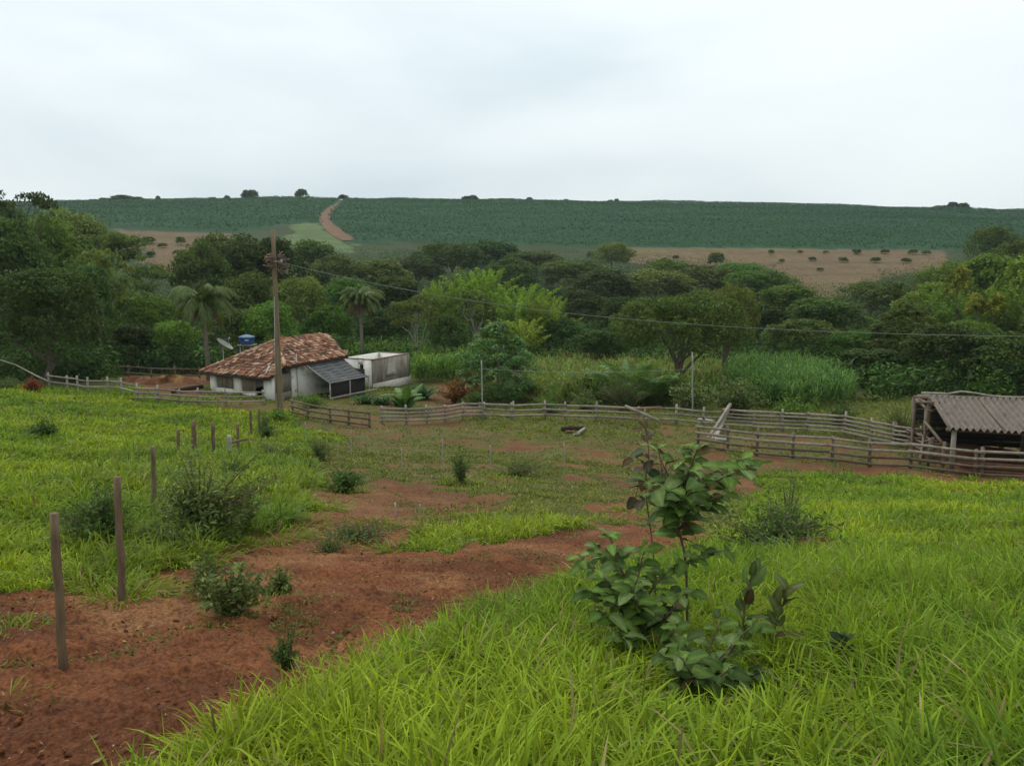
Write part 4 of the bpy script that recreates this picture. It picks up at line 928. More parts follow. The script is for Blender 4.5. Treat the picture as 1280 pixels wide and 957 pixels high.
tile_face(mb, [p+up_ for p in (F1, L1, B_, A_)], F1+up_, L1+up_, g); tile_face(mb, [p+up_ for p in (L1, R1, B_)], R1+up_, L1+up_, g)
t_o = wpart(mb, 'tiles', M_TILE, house)
mb = MB(13)
def ridge(p, q, n):
    for i in range(n):
        a = Vector(p).lerp(Vector(q), i/n)+Vector((g.uniform(-.03, .03), 0, .2+g.uniform(-.02, .03))); b = Vector(p).lerp(Vector(q), (i+1.15)/n)+Vector((0, 0, .19)); t = g.uniform(.8, 1.2); k = g.random()
        mb.tube([a, b], [.13, .10], 7, True, 0, ((.46*t, .28*t, .18*t) if k < .6 else (.3*t, .13*t, .07*t)))
ridge(A_, B_, 12); ridge(A_, F1, 16); ridge(A_, R0, 12)
wpart(mb, 'ridge_tiles', M_TILE, house)
mb = MB(14); hbox(mb, 7.2, 7.9, 5.2, 5.9, -8.2, -6.85); o = wpart(mb, 'chimney', M_WHITE, house); mb = MB(15); hbox(mb, 7.1, 8.0, 5.1, 6.0, -6.85, -6.72); wpart(mb, 'chimney_cap', M_CONC, o); bpy.data.objects['chimney_cap'].location = (0, 0, 0)
# dark lean-to awning on the right side
awn = tag(empty('lean_to_awning', hp(-1.5, 5, ZG)), 'dark sagging awning with pale battens propped against the farmhouse wall', 'awning')
T0, T1, S1, S0 = hp(-.25, 3.0, -6.98), hp(-.25, 7.1, -6.85), hp(-3.3, 6.9, -8.15), hp(-3.0, 2.9, -8.25)
mb = MB(16); vs = []; nx, ny = 12, 8
for j in range(ny+1):
    for i in range(nx+1):
        p = T0.lerp(T1, i/nx).lerp(S0.lerp(S1, i/nx), j/ny); p = p+Vector((0, 0, -.16*math.sin(math.pi*j/ny)*(.6+.4*math.sin(i*1.7))+random.Random(i*31+j).uniform(-.02, .02))); vs.append(p)
fs = [(j*(nx+1)+i, j*(nx+1)+i+1, (j+1)*(nx+1)+i+1, (j+1)*(nx+1)+i) for j in range(ny) for i in range(nx)]
mb.poly(vs, fs); mb.poly([v-Vector((0, 0, .025)) for v in vs], fs); wpart(mb, 'sheet', M_TARP, awn, True)
mb = MB(17)
for j in range(8):
    f = .08+j*.13; mb.tube([(T0.lerp(S0, f)+(T1.lerp(S1, f)-T0.lerp(S0, f))*k/6)+Vector((0, 0, .035-.16*math.sin(math.pi*f)*(.6+.4*math.sin(k*2*1.7)))) for k in range(7)], .017, 5)
mb.tube([T0+Vector((0, 0, .05)), S0+Vector((0, 0, .05))], .03, 5); wpart(mb, 'batten', M_BATTEN, awn)
for (b, a) in ((2.95, -2.95), (4.9, -3.1), (6.85, -3.25)):
    mb = MB(18); mb.tube([hp(a, b, ZG-1.0), hp(a, b, -8.2)], .055, 6, True, .1); wpart(mb, 'prop', M_RAIL, awn)
mb = MB(19); hbox(mb, -2.9, -2.84, 3.1, 6.8, ZG-.6, -8.3); hbox(mb, -2.8, -.3, 6.85, 6.9, ZG-.6, -7.6); wpart(mb, 'side_curtain_and_front_shade', M_DARK, awn)  # black side tarp; the front sheet paints in the shade of the opening
mb = MB(20); mb.beam(hp(-3.15, 2.7, ZG+.05), hp(-3.45, 7.6, ZG+.2), .1, .12, jit=.02, seg=4); wpart(mb, 'sill_beam', M_RAIL, awn)
tag(mb.build('loose_board', M_BATTEN) if False else (lambda b_: (b_.beam(hp(.2, -.35, -7.36), hp(1.2, .95, -6.85), .13, .03, jit=.004, seg=2), b_.build('board', M_BATTEN))[1])(MB(21)), 'pale loose board lying across the lower edge of the tiled roof', 'board')

# ---------------------------------------------------------------- roofless concrete outbuilding
AC = np.array([-11.85, 65.0]); A1 = np.array([-.90, .436]); A2 = np.array([.436, .90])
annex = tag(empty('roofless_outbuilding', (AC[0], AC[1], -9.9)), 'roofless concrete outbuilding with stained grey front and white inner walls beside the farmhouse', 'outbuilding')
def ap(a, b, z): q = AC+A1*a+A2*b; return Vector((q[0], q[1], z))
def abox(mb, a0, a1, b0, b1, z0, z1):
    vs = [ap(a, b, z) for z in (z0, z1) for (a, b) in ((a0, b0), (a1, b0), (a1, b1), (a0, b1))]
    mb.poly(vs, [(0, 1, 2, 3), (7, 6, 5, 4), (0, 4, 5, 1), (1, 5, 6, 2), (2, 6, 7, 3), (3, 7, 4, 0)])
ZT = -7.42; ZB = -10.6
mb = MB(1)  # grey face along A2
abox(mb, 0, .16, 0, 5.6, ZB, ZT); o_grey = wpart(mb, 'front_wall', M_CONC, annex); o_grey.name = 'wall'
mb = MB(2); z0, z1 = -8.9, -8.0    # white face along A1 with a small window opening
abox(mb, .163, 1.0, .0, .16, ZB, ZT-.003); abox(mb, 1.55, 3.4, .0, .16, ZB, ZT-.003); abox(mb, 1.0, 1.55, .0, .16, ZB, z0); abox(mb, 1.0, 1.55, 0, .16, z1+.15, ZT-.003)
wpart(mb, 'wall', M_WHITE, annex, label='white side wall with a small dark window')
mb = MB(3); abox(mb, 1.0, 1.55, .24, .27, z0, z1+.15); wpart(mb, 'window_opening_shade', M_DARK, annex)  # dark sheet behind the opening, painting in the shade inside
mb = MB(4); abox(mb, .163, 3.237, 5.44, 5.6, ZB, ZT+.02); wpart(mb, 'wall', M_WHITE, annex); mb = MB(5); abox(mb, 3.24, 3.4, .163, 5.6, ZB, ZT+.01); wpart(mb, 'wall', M_WHITE, annex)
mb = MB(6); abox(mb, .16, 3.24, .16, 5.44, -8.6, -8.45); wpart(mb, 'slab', M_PATCH, annex)
mb = MB(7); vs = [ap(-.012, b, z) for (b, z) in ((2.0, -8.85), (3.3, -8.75), (3.35, -7.72), (2.95, -7.66), (2.75, -7.9), (2.2, -8.0))]; mb.poly(vs+[v+Vector((.02, .0, 0)) for v in vs], [(0, 1, 2), (0, 2, 3), (0, 3, 4), (0, 4, 5)]); wpart(mb, 'blocked_window', M_PATCH, annex)
mb = MB(8); abox(mb, -.06, -.003, 1.9, 3.5, -9.02, -8.9); wpart(mb, 'window_sill', M_CONC, annex)
mb = MB(9); abox(mb, -.07, -.003, -.1, 5.7, ZB, -9.45); wpart(mb, 'foundation', M_PATCH, annex)
mb = MB(10)
for (p, q) in ((ap(.08, -.05, ZT+.03), ap(.08, 5.65, ZT+.03)), (ap(.2, .08, ZT+.03), ap(3.45, .08, ZT+.03)), (ap(.2, 5.52, ZT+.05), ap(3.4, 5.52, ZT+.05))): mb.beam(p, q, .2, .07, jit=.012, seg=7)
wpart(mb, 'wall_coping', M_RAILD, annex)

# ---------------------------------------------------------------- tank, dish, pole, wire
p = at(309, 437, 66); tank = tag(empty('water_tank', (p[0], p[1], Hs(p[0], p[1]))), 'blue plastic water tank with paler lid on a thin stand behind the tiled roof', 'water tank')
zt = at(309, 430.5, 66)[2]
def lathe(mb, c, prof, n=20, col=None):
    vs = []; fs = []
    for (r, z) in prof:
        for i in range(n): t = 2*math.pi*i/n; vs.append((c[0]+r*math.cos(t), c[1]+r*math.sin(t), c[2]+z))
    for k in range(len(prof)-1):
        for i in range(n): j = (i+1) % n; fs.append((k*n+i, k*n+j, (k+1)*n+j, (k+1)*n+i))
    mb.poly(vs, fs, col)
mb = MB(1); lathe(mb, (p[0], p[1], zt), [(0, 0), (.50, 0), (.54, .06), (.58, .3), (.63, .58), (.67, .59), (.67, .65), (.63, .66)]); wpart(mb, 'tank_body', M_BLUE, tank, True)
mb = MB(2); lathe(mb, (p[0], p[1], zt), [(.69, .62), (.69, .69), (.5, .75), (.28, .81), (.26, .84), (.0, .85)]); wpart(mb, 'lid', M_BLUEL, tank, True)
mb = MB(3); vs = [(p[0]+.635*math.cos(t), p[1]+.635*math.sin(t), zt+h) for h in (.36, .50) for t in (-1.5, -1.38, -1.25, -1.12, -1.0)]; mb.poly(vs, [(i, i+1, i+6, i+5) for i in range(4)]); wpart(mb, 'sticker', M_BATTEN, tank)
for sx in (-.45, .45):
    for sy in (-.4, .4):
        mb = MB(4); mb.tube([(p[0]+sx, p[1]+sy, Hs(p[0], p[1])-.2), (p[0]+sx, p[1]+sy, zt-.06)], .05, 6); wpart(mb, 'leg', M_RAIL, tank)
mb = MB(5); mb.beam((p[0]-.7, p[1], zt-.03), (p[0]+.7, p[1], zt-.03), 1.2, .055); wpart(mb, 'platform', M_RAIL, tank)
p = at(278, 445, 67); gz = Hs(p[0], p[1]); dish = tag(empty('satellite_dish', (p[0], p[1], gz)), 'grey mesh satellite dish on a pole behind the left end of the tiled roof', 'satellite dish')
c = at(279, 432.5, 67); ax = Vector((.60, .04, .80)).normalized(); mb = MB(1); q = ax.to_track_quat('Z', 'Y'); vs = []; fs = []; NR, NS = 6, 24
for k in range(NR+1):
    r = .80*k/NR
    for i in range(NS): t = 2*math.pi*i/NS; vs.append(Vector(c)+q @ Vector((r*math.cos(t), r*math.sin(t), .28*(k/NR)**2)))
for k in range(NR):
    for i in range(NS): j = (i+1) % NS; fs.append((k*NS+i, k*NS+j, (k+1)*NS+j, (k+1)*NS+i))
mb.poly(vs, fs); mb.poly([v-ax*.02 for v in vs], fs); wpart(mb, 'reflector', M_DISH, dish, True)
mb = MB(2); fp = Vector(c)+ax*.8
for t in (0, 2.1, 4.2): mb.tube([Vector(c)+q @ Vector((.74*math.cos(t), .74*math.sin(t), .26)), fp], .012, 4)
mb.tube([fp-ax*.02, fp+ax*.16], .07, 8); wpart(mb, 'feed', M_GREY, dish)
mb = MB(3); mb.tube([(c[0], c[1], gz-.2), Vector(c)-ax*.05], .04, 7); wpart(mb, 'mast', M_GREY, dish)
p = col_at(351, 47.0); zt = at(341, 287, 47)[2]; pole = tag(empty('utility_pole', p), 'tall leaning brown utility pole standing in front of the farmhouse', 'utility pole')
tx = at(341, 287, 47)[0]; mb = MB(1); mb.beam((p[0], p[1], p[2]-.4), (tx, 47, zt), .31, .31, taper=.62, jit=.008, seg=9); wpart(mb, 'shaft', M_POLE, pole)
w0 = at(345, 327, 47); mb = MB(2); mb.tube([(w0[0]-.05, 46.75, w0[2]), (w0[0]+.45, 46.7, w0[2]+.02)], .03, 6); mb.tube([(w0[0]+.42, 46.7, w0[2]-.08), (w0[0]+.42, 46.7, w0[2]+.14)], [.07, .05], 8); wpart(mb, 'bracket', M_GREY, pole)
mb = MB(3); mb.tube([(p[0]-.24, 46.83, p[2]+.8), (tx-.16+.1, 46.9, zt-4)], .02, 5); wpart(mb, 'conduit', M_GREY, pole)
g = np.random.default_rng(4); mb = MB(4)
for i in range(60):
    s = 1 if i % 2 else -1; b = Vector((w0[0]+s*g.uniform(.1, .25)+.06, 46.8+g.uniform(-.2, .2), w0[2]+g.uniform(-.5, .35))); e_ = b+Vector((s*g.uniform(.05, .6), g.uniform(-.25, .25), g.uniform(-.45, .3))); t = g.uniform(.7, 1.3)
    mb.tube([b, b.lerp(e_, .5)+Vector((0, 0, g.uniform(-.06, .12))), e_], [.045, .04, .03], 4, True, 0, (t, t*.9, t*.85))
tag(mb.build('dry_creeper', solid('dry_pinkish_leaves', (.25, .19, .15), (.12, .085, .065), 6)), 'clump of dry pinkish stalks clinging round the utility pole at wire height', 'dried plant')
wire = []
for (u, v) in [(351,327.5),(400,340),(480,357),(560,371.5),(660,386),(760,397),(900,408),(1000,413),(1140,418),(1280,420.5),(1420,421),(1600,420)]:
    f = (u-345)/(1280-345); d = ray(u, v)
    # plan line from the pole to a far post on the right
    P0 = np.array([w0[0]+.42, 46.7]); P1 = np.array([26.7, 40.0]); n_ = np.array([-(P1-P0)[1], (P1-P0)[0]]); t = np.dot(n_, P0)/np.dot(n_, d[:2]); wire.append(d*t)
mb = MB(5); W_ = np.array(wire); s = np.linspace(0, len(W_)-1, 60); W2 = np.stack([np.interp(s, np.arange(len(W_)), W_[:, k]) for k in range(3)], -1)
for _ in range(6): W2[1:-1] = (W2[:-2]+W2[1:-1]*2+W2[2:])/4
mb.tube([Vector(q) for q in W2], .014, 5); tag(mb.build('power_line', M_WIRE), 'pale sagging power line running from the utility pole past the wood', 'power line')

# ---------------------------------------------------------------- fences
def rail_fence(name, label, pts, nrail, posts, ph, rh, m=M_RAIL, pm=M_RAIL, seed=1, w=.13, pw=.15, sag=.022, gaps=(), bottom=.25, top_m=None):
    """pts: ground points along the line; posts: fractions with optional heights"""
    g = random.Random(seed); P = [np.array([q[0], q[1]]) for q in pts]; L = [0]
    for a, b in zip(P[:-1], P[1:]): L.append(L[-1]+np.hypot(*(b-a)))
    def pos(s):
        s = min(max(s, 0), L[-1]); k = max(i for i in range(len(L)) if L[i] <= s+1e-6); k = min(k, len(P)-2); f = (s-L[k])/(L[k+1]-L[k]); return P[k]*(1-f)+P[k+1]*f
    def gz(s): q = pos(s); return Hs(q[0], q[1])
    root = tag(empty(name, (P[0][0], P[0][1], gz(0))), label, 'fence')
    S = [f*L[-1] for f in posts]; T = []
    for s in S:
        q = pos(s); z = gz(s); hh = ph*g.uniform(.92, 1.12); mb = MB(g.randrange(9999)); ln = Vector((g.uniform(-.06, .06), g.uniform(-.04, .04), 0))
        mb.tube([(q[0], q[1], z-.35), (q[0]+ln.x*.5, q[1]+ln.y*.5, z+hh*.5), (q[0]+ln.x, q[1]+ln.y, z+hh)], [pw*.55, pw*.5, pw*.45], 6, True, .12); T.append(z)
        wpart(mb, 'post', pm, root)
    for k in range(nrail):
        for i in range(len(S)-1):
            if (i, k) in gaps: continue
            a, b = pos(S[i]), pos(S[i+1]); h = bottom+(rh-bottom)*k/max(nrail-1, 1); d = (b-a)/max(np.hypot(*(b-a)), 1e-6); nn = np.array([d[1], -d[0]]); nn = nn if nn[1] < 0 else -nn
            o = nn*(pw*.5+.03); e0 = -.10 if i % 2 else .08
            za = T[i]+h+g.uniform(-sag, sag); zb = T[i+1]+h+g.uniform(-sag, sag); t = g.uniform(.72, 1.15)
            mb = MB(g.randrange(9999)); mb.beam((a[0]+o[0]-d[0]*.12, a[1]+o[1]-d[1]*.12, za), (b[0]+o[0]+d[0]*.12, b[1]+o[1]+d[1]*.12, zb), 0.045, w*g.uniform(.8, 1.2), jit=.005, seg=3, col=(t, t*.98, t*.95))
            wpart(mb, 'rail', top_m if top_m and k >= nrail-2 else m, root)
    return root
def line(*uvy): return [col_at(u, y)[:2] for (u, y) in uvy]
rail_fence('rail_fence', 'far corral fence of pale rails from the thin white post past the big olive tree', line((606,49.6),(745,48.2),(880,46.8),(905,46.5)), 3, [0,.12,.125,.26,.35,.48,.66,.81,.92,1.0], 1.15, .98, seed=3, bottom=.3)
rail_fence('rail_fence', 'corral fence of tightly stacked boards between the leaning poles and the shed', line((905,46.4),(1010,44.2),(1060,43),(1100,41.4),(1150,39.2)), 5, [0,.16,.30,.42,.60,.74,.86,1.0], 1.25, 1.12, seed=4, bottom=.22, w=.115)
rail_fence('rail_fence', 'near corral fence with red stained lower boards ending in front of the shed', line((872,39.8),(940,38.4),(1000,37.3),(1070,36.2),(1140,35.0),(1192,33.7),(1240,32.6),(1330,31.2)), 4, [0,.10,.19,.30,.415,.52,.63,.715,.80,.815,1.0], 1.3, 1.15, M_RAILD, M_RAILD, seed=5, bottom=.14, w=.125, top_m=M_RAIL)
rail_fence('rail_fence', 'grey yard fence of sagging rails in front of the farmhouse and red earth', line((366,48.6),(400,46),(440,45.3),(462,45)), 3, [0,.3,.62,.8,1.0], 1.0, .9, M_RAILD, M_RAILD, seed=6, bottom=.2)
rail_fence('rail_fence', 'crowded yard fence of grey boards between the earthy gap and the thin white post', line((478,46.6),(506,46.8),(550,47.6),(600,49.4)), 4, [0,.22,.42,.6,.8,1.0], 1.15, .98, seed=7, bottom=.25)
rail_fence('rail_fence', 'low pasture fence of crooked rails sloping down past the red bush', line((62,58),(100,56.5),(140,55),(172,52.5)), 2, [0,.19,.30,.40,.60,.78,1.0], 1.25, 1.0, seed=8, bottom=.55, w=.11)
rail_fence('rail_fence', 'crooked rail fence edging the bright pasture in front of the cattle pen', line((173,52),(200,52),(246,52.5),(283,52.5),(330,52.8)), 3, [0,.16,.32,.47,.7,1.0], 1.15, .95, M_RAIL, M_RAIL, seed=9, bottom=.3, w=.12)
rail_fence('rail_fence', 'dark two-rail fence on the far side of the red cattle pen', line((132,71),(170,70),(250,68)), 2, [0,.25,.5,.75,1.0], 1.15, 1.0, M_RAILD, M_RAILD, seed=10, bottom=.45, w=.12)
rail_fence('rail_fence', 'short cross fence closing the corral at the left side of the shed', line((1118,41.0),(1142,38.6),(1165,36.6)), 3, [0,.5,1.0], 1.2, 1.0, M_RAILD, M_RAILD, seed=11, bottom=.3)
# single posts of the wire fence by the track
def fpost(u, v, utop, vtop, r, label, y=None, m=M_POST, name='fence_post', group='posts of the wire fence along the dirt track', lump=.07):
    p = ground_at(u, v) if y is None else col_at(u, y); t = at(utop, vtop, p[1]); g = random.Random(int(u*7+v)); mb = MB(int(u)); n = 9; pts = []; rad = []
    for i in range(n):
        f = i/(n-1)*1.0; base = Vector((p[0], p[1], p[2]-.35)); top = Vector((t[0], p[1]+g.uniform(-.005, .005), t[2])); q = base.lerp(top, f); q += Vector((g.uniform(-1, 1)*r*.22, g.uniform(-1, 1)*r*.22, 0)); pts.append(q); rad.append(r*(1.06-.12*f)*g.uniform(.95, 1.05))
    mb.tube(pts, rad, 10, True, lump)
    return tag(mb.build(name, m, None, True), label, 'post', group)
fpost(78, 838, 67, 641, .036, 'nearest fence post, thick and brown, planted in bare red soil')
fpost(152, 752, 146, 596, .040, 'pale brown fence post at the edge of the tall grass, second along the track')
fpost(192, 650, 191.5, 558, .045, 'dark mossy fence post in front of the big grey green bush')
fpost(222.5, 570, 222.5, 537, .06, 'short post left of the thicker weathered one beyond the big bush', y=27)
fpost(242.5, 566, 242, 526, .085, 'thicker weathered post of the middle pair beyond the big bush', y=27)
fpost(267, 566, 266, 528, .07, 'leaning thin post right of the thicker weathered one', y=28)
fpost(286.5, 562, 286.5, 544, .09, 'stubby pale post in the weeds with a rail beside it', y=30, m=M_PALEP)
fpost(297.5, 553, 297, 530, .06, 'dark post just behind the stubby pale one', y=32)
fpost(314, 535, 313, 512, .07, 'grey post left of a similar one near the utility pole foot', y=39)
fpost(324.5, 533, 323.5, 510, .07, 'grey post closest to the utility pole foot', y=40)
mb = MB(1); a = at(288, 553, 30.3); b = at(309, 548, 31.5); mb.beam(a, b, .05, .09, jit=.01, seg=3); tag(mb.build('broken_rail', M_POST), 'broken grey rail lying against the stubby pale post', 'rail')
WF = 'thin stakes of the wire fence across the yard'
for (u, vt, y, lb) in [(381.5,527,37,'thin rusty stake in the tall grass, nearest the utility pole'),(439,537,34,'thin pale stake standing left of the yard bush'),(502,560,30,'short thin stake in the middle of the worn yard'),(553,548,32,'faint stake right of the bushes in the yard'),(613,556,31.5,'thin stake in the yard below the white post'),(705,552,33,'pale thin stake before the pile of wood scraps'),(494,628,17.5,'near stake where the green strip meets bare soil'),(525,630,18,'tiny stake on the bare patch beside the green strip')]:
    p = col_at(u, y); fpost(u, 0, u, vt, .022, lb, y=y, m=M_PALEP, name='fence_stake', group=WF, lump=.03)
fpost(603, 0, 602, 450, .045, 'tall thin white post at the corner of the corral fence', y=49.9, m=M_PALEP, name='white_post', group=None)
fpost(866, 0, 865.5, 440, .05, 'tall thin grey post rising behind the corral fence by the big olive tree', y=52, m=M_PALEP, name='grey_post', group=None)
mb = MB(2); a = at(602, 461, 49.9); b = at(866, 461, 52); mb.tube([Vector(a).lerp(Vector(b), k/12)-Vector((0, 0, .25*math.sin(math.pi*k/12))) for k in range(13)], .012, 4); tag(mb.build('fence_wire', M_WIRE), 'thin wire strung between the white post and the grey post', 'wire')
# leaning poles of the loading ramp, broken rails, wood scraps
mb = MB(3)
for i, (u0, v0, u1, v1) in enumerate([(883,551,913,505),(888,553,910,513),(893,552,908,518)]):
    a = Vector(at(u0, v0, 43.4-i*.25)); b = Vector(at(u1, v1, 46.1)); mb.beam(a, b, .17, .13, jit=.015, seg=4, col=(.8+.15*i,)*3)
tag(mb.build('leaning_poles', M_RAIL), 'bundle of rough grey poles leaning against the corral fence corner', 'poles')
mb = MB(4); mb.beam(at(781, 507, 46.8), at(824, 526, 46.0), .06, .19, jit=.01, seg=3); tag(mb.build('fallen_rail', M_RAIL), 'broken pale rail hanging slantwise from the far corral fence', 'rail')
mb = MB(5); mb.beam(at(794, 511, 46.9), at(826, 509, 46.9), .05, .14, jit=.01, seg=2); tag(mb.build('loose_rail', solid('reddish_rail', (.32, .20, .13), (.22, .13, .085), 5)), 'reddish loose rail crossing the slanting broken one', 'rail')
mb = MB(6); mb.beam(at(807, 510, 46.7), at(802, 531, 46.2), .09, .09, jit=.01, seg=2); tag(mb.build('slanting_prop', M_RAILD), 'short slanting prop under the broken rail of the far corral fence', 'prop')
def log(u0, v0, u1, v1, y, r, m, label, name='log', cat='log', dz=0):
    a = ground_at(u0, v0); b = ground_at(u1, v1); mb = MB(int(u0)); a = Vector(a)+Vector((0, 0, r+dz)); b = Vector(b)+Vector((0, 0, r+dz)); mb.tube([a, a.lerp(b, .35)+Vector((0, .02, .03)), a.lerp(b, .7), b], [r, r*1.05, r*.95, r*.85], 8, True, .12); return tag(mb.build(name, m), label, cat)
M_CHAR = solid('charred_wood', (.05, .036, .028), (.028, .02, .016), 5, .95, .5)
log(702, 539, 731, 537, 40, .13, M_CHAR, 'dark charred log lying across the heap of wood scraps')
log(722, 545, 731, 537, 40, .10, M_RAIL, 'short greyish cut log pointing away beside the charred log')
log(717, 545, 726, 543, 40, .06, M_PALE, 'small pale billet at the front of the wood scraps')
log(708, 542, 716, 541, 40, .08, M_RAILR, 'reddish broken billet beneath the charred log')
log(895, 552, 908, 551.5, 44, .1, M_PALE, 'pale plank end lying at the foot of the leaning poles', 'plank', 'plank')
log(873, 526, 892, 528, 46, .1, M_PALE, 'fallen pale log behind the leaning poles by the far fence')
# red earth face of the cattle pen
g = np.random.default_rng(6); mb = MB(7); vs = []; n = 26; K = 5
for i in range(n+1):
    u = 146+(262-146)*i/n; p = col_at(u, 64.5+1.2*math.sin(i*.5)+g.normal(0, .12)); hh = .72*math.sin(math.pi*min(i/n*1.1+.05, 1))**.5
    for k in range(K+1): vs.append((p[0]+g.normal(0, .05), p[1]+.9*k/K*(1 if k else 1)+g.normal(0, .07), p[2]-.1+hh*k/K+(g.normal(0, .07) if k else 0)))
    vs.append((p[0], p[1]+4.0, p[2]-.2))
mb.poly(vs, [(i*(K+2)+k, (i+1)*(K+2)+k, (i+1)*(K+2)+k+1, i*(K+2)+k+1) for i in range(n) for k in range(K+1)]); tag(mb.build('earth_bank', M_EARTH, None, True), kind='structure')
mb = MB(8); mb.beam(at(214, 489, 58), at(254, 483, 59.5), .2, .3, jit=.02, seg=3); tag(mb.build('dark_beam', M_CHAR), 'dark sloping beam leaning towards the left corner of the farmhouse', 'beam')
mb = MB(9); mb.beam(at(158, 509.5, 50.2), at(184, 509, 50.2), .12, .1, jit=.01, seg=2); tag(mb.build('bench_plank', M_RAIL), 'pale plank set low in the grass at the crooked pasture fence', 'plank')
mb = MB(11); mb.tube([at(-8, 447, 56), at(20, 456, 56.5), at(46, 470, 57), at(62, 477, 57)], [.03, .05, .07, .07], 7, True, .15); tag(mb.build('fallen_tree', M_RAIL), 'pale fallen trunk slanting up in front of the huge rounded dark tree', 'trunk')

# ---------------------------------------------------------------- cattle shed
SC = np.array([19.9, 34.1]); X1 = np.array([.95, -.316]); X2 = np.array([.316, .95]); ZS = Hs(19.9, 34.1)
def sp(a, b, z): q = SC+X1*a+X2*b; return Vector((q[0], q[1], z))
shed = tag(empty('cattle_shed', sp(4, 2, ZS)), 'open cattle shed with a corrugated grey roof on timber posts at the right edge', 'shed')
EZ, RZ = -6.95, -6.2; SLEN = 11.0; RUN = 4.75
def corr(mb, a0, a1, b0, z0, b1, z1, per=.27, amp=.075, rows=3):
    n = int((a1-a0)/per*8); g = random.Random(3); vs = []; fs = []; J = 4
    off = {}
    for j in range(J+1):
        for i in range(n+1):
            a = a0+(a1-a0)*i/n; sh = int(a/1.1); off.setdefault(sh, g.uniform(-.03, .03)); f = j/J
            z = z0+(z1-z0)*f+amp*math.cos(2*math.pi*a/per)+off[sh]*.5-.05*math.sin(math.pi*f)*math.sin(a*.8); vs.append(sp(a+f*.0, b0+(b1-b0)*f+(off[sh] if j in (0, J) else 0), z))
    fs = [(j*(n+1)+i, j*(n+1)+i+1, (j+1)*(n+1)+i+1, (j+1)*(n+1)+i) for j in range(J) for i in range(n)]
    mb.poly(vs, fs); mb.poly([v-Vector((0, 0, .014)) for v in vs], fs)
mb = MB(1); corr(mb, -.15, SLEN, -.25, EZ, RUN, RZ); wpart(mb, 'roof', M_CORR, shed, True); mb = MB(2); corr(mb, -.15, SLEN, RUN+.12, RZ-.01, 8.6, -6.8); wpart(mb, 'roof', M_CORR, shed, True)
mb = MB(3); g = random.Random(5)
pts = [sp(-.5+i*.6, RUN+.05, RZ+.08+g.uniform(-.02, .03)+(.10 if 2 < i < 5 else 0)*(1 if i != 3 else 1.4)) for i in range(19)]
mb.tube(pts, .05, 6, True, .25); wpart(mb, 'ridge_cap', M_RAIL, shed)
for (a, b, zt, r, m) in [(.12, .1, EZ-.08, .115, M_RAIL), (4.2, .1, EZ-.08, .14, M_RAILD), (8.2, .1, EZ-.08, .14, M_RAILD), (-.1, RUN, RZ-.1, .13, M_RAILD), (4.2, RUN, RZ-.1, .13, M_RAILD), (-.2, 8.4, -6.9, .12, M_RAILD), (4.2, 8.4, -6.9, .12, M_RAILD), (-.62, 2.6, RZ-.35, .08, M_RAILD), (-.75, RUN+.2, RZ-.12, .09, M_RAILD)]:
    q = sp(a, b, 0); z = Hs(q.x, q.y); mb = MB(int(a*10+b+99)); mb.tube([sp(a, b, z-.4), sp(a+.02, b, (z+zt)/2), sp(a, b, zt)], [r*1.05, r, r*.92], 8, True, .1); wpart(mb, 'post', m, shed)
mb = MB(4)
for (p, q, w) in [((-.2, .1, EZ-.12), (SLEN, .1, EZ-.12), .12), ((-.85, RUN, RZ-.14), (SLEN, RUN, RZ-.14), .13), ((-.2, 8.4, -6.95), (SLEN, 8.4, -6.95), .12)]: mb.beam(sp(*p), sp(*q), w, w*1.2, jit=.015, seg=5)
for a in (-.1, 2.1, 4.2, 6.3, 8.2): mb.beam(sp(a, -.15, EZ-.04), sp(a, RUN, RZ-.07), .08, .1); mb.beam(sp(a, RUN, RZ-.07), sp(a, 8.5, -6.88), .08, .1)
wpart(mb, 'roof_beams', M_RAILD, shed); bpy.data.objects['roof_beams'].name = 'rafter'
mb = MB(5)
for (p, q, w) in [((-.65, 2.6, RZ-.42), (-.1, 3.2, EZ+.15), .1), ((-.65, 2.6, -7.2), (.05, 1.0, -8.1), .11), ((-.7, 4.7, RZ-.2), (-.1, 3.6, RZ-.35), .1), ((-.66, 2.6, RZ-.34), (-.78, 4.95, RZ-.2), .1), ((-1.0, 3.2, RZ-.16), (.4, 3.9, RZ-.2), .09), ((-.95, 1.3, -9.0), (-.66, 2.5, -8.0), .1)]: mb.beam(sp(*p), sp(*q), w, w, jit=.012, seg=3)
wpart(mb, 'frame', M_RAILD, shed)
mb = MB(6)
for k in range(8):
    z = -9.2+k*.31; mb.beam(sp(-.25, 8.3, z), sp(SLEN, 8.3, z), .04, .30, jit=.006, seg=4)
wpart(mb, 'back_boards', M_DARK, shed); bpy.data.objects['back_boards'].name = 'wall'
mb = MB(7)
for k in range(4): mb.beam(sp(-.62, 2.7, -9.0+k*.36), sp(-.1, 4.6, -9.0+k*.36), .04, .14, jit=.01, seg=3)
wpart(mb, 'side_rail', M_RAILD, shed)
mb = MB(8); mb.beam(sp(-.15, .42, EZ-.2), sp(SLEN, .42, EZ-.2), .03, .16, jit=.02, seg=6); wpart(mb, 'fascia', M_RAILD, shed)
mb = MB(9); q = sp(-.75, .5, 0); z = Hs(q.x, q.y); mb.tube([(q.x, q.y, z-.2), (q.x, q.y, z+1.45)], .07, 7, True, .08); mb.beam((q.x-.28, q.y, z+1.3), (q.x+.22, q.y, z+1.42), .05, .07); tag(mb.build('hitching_post', M_RAILD), 'short post with a small cross arm standing inside the corral by the shed', 'post')
mb = MB(10)
for k in range(4): mb.beam(sp(.3, -.55, ZS+.08+k*.17), sp(SLEN, -.35, ZS+.08+k*.17), .05, .155, jit=.008, seg=6, col=(1-.08*k,)*3)
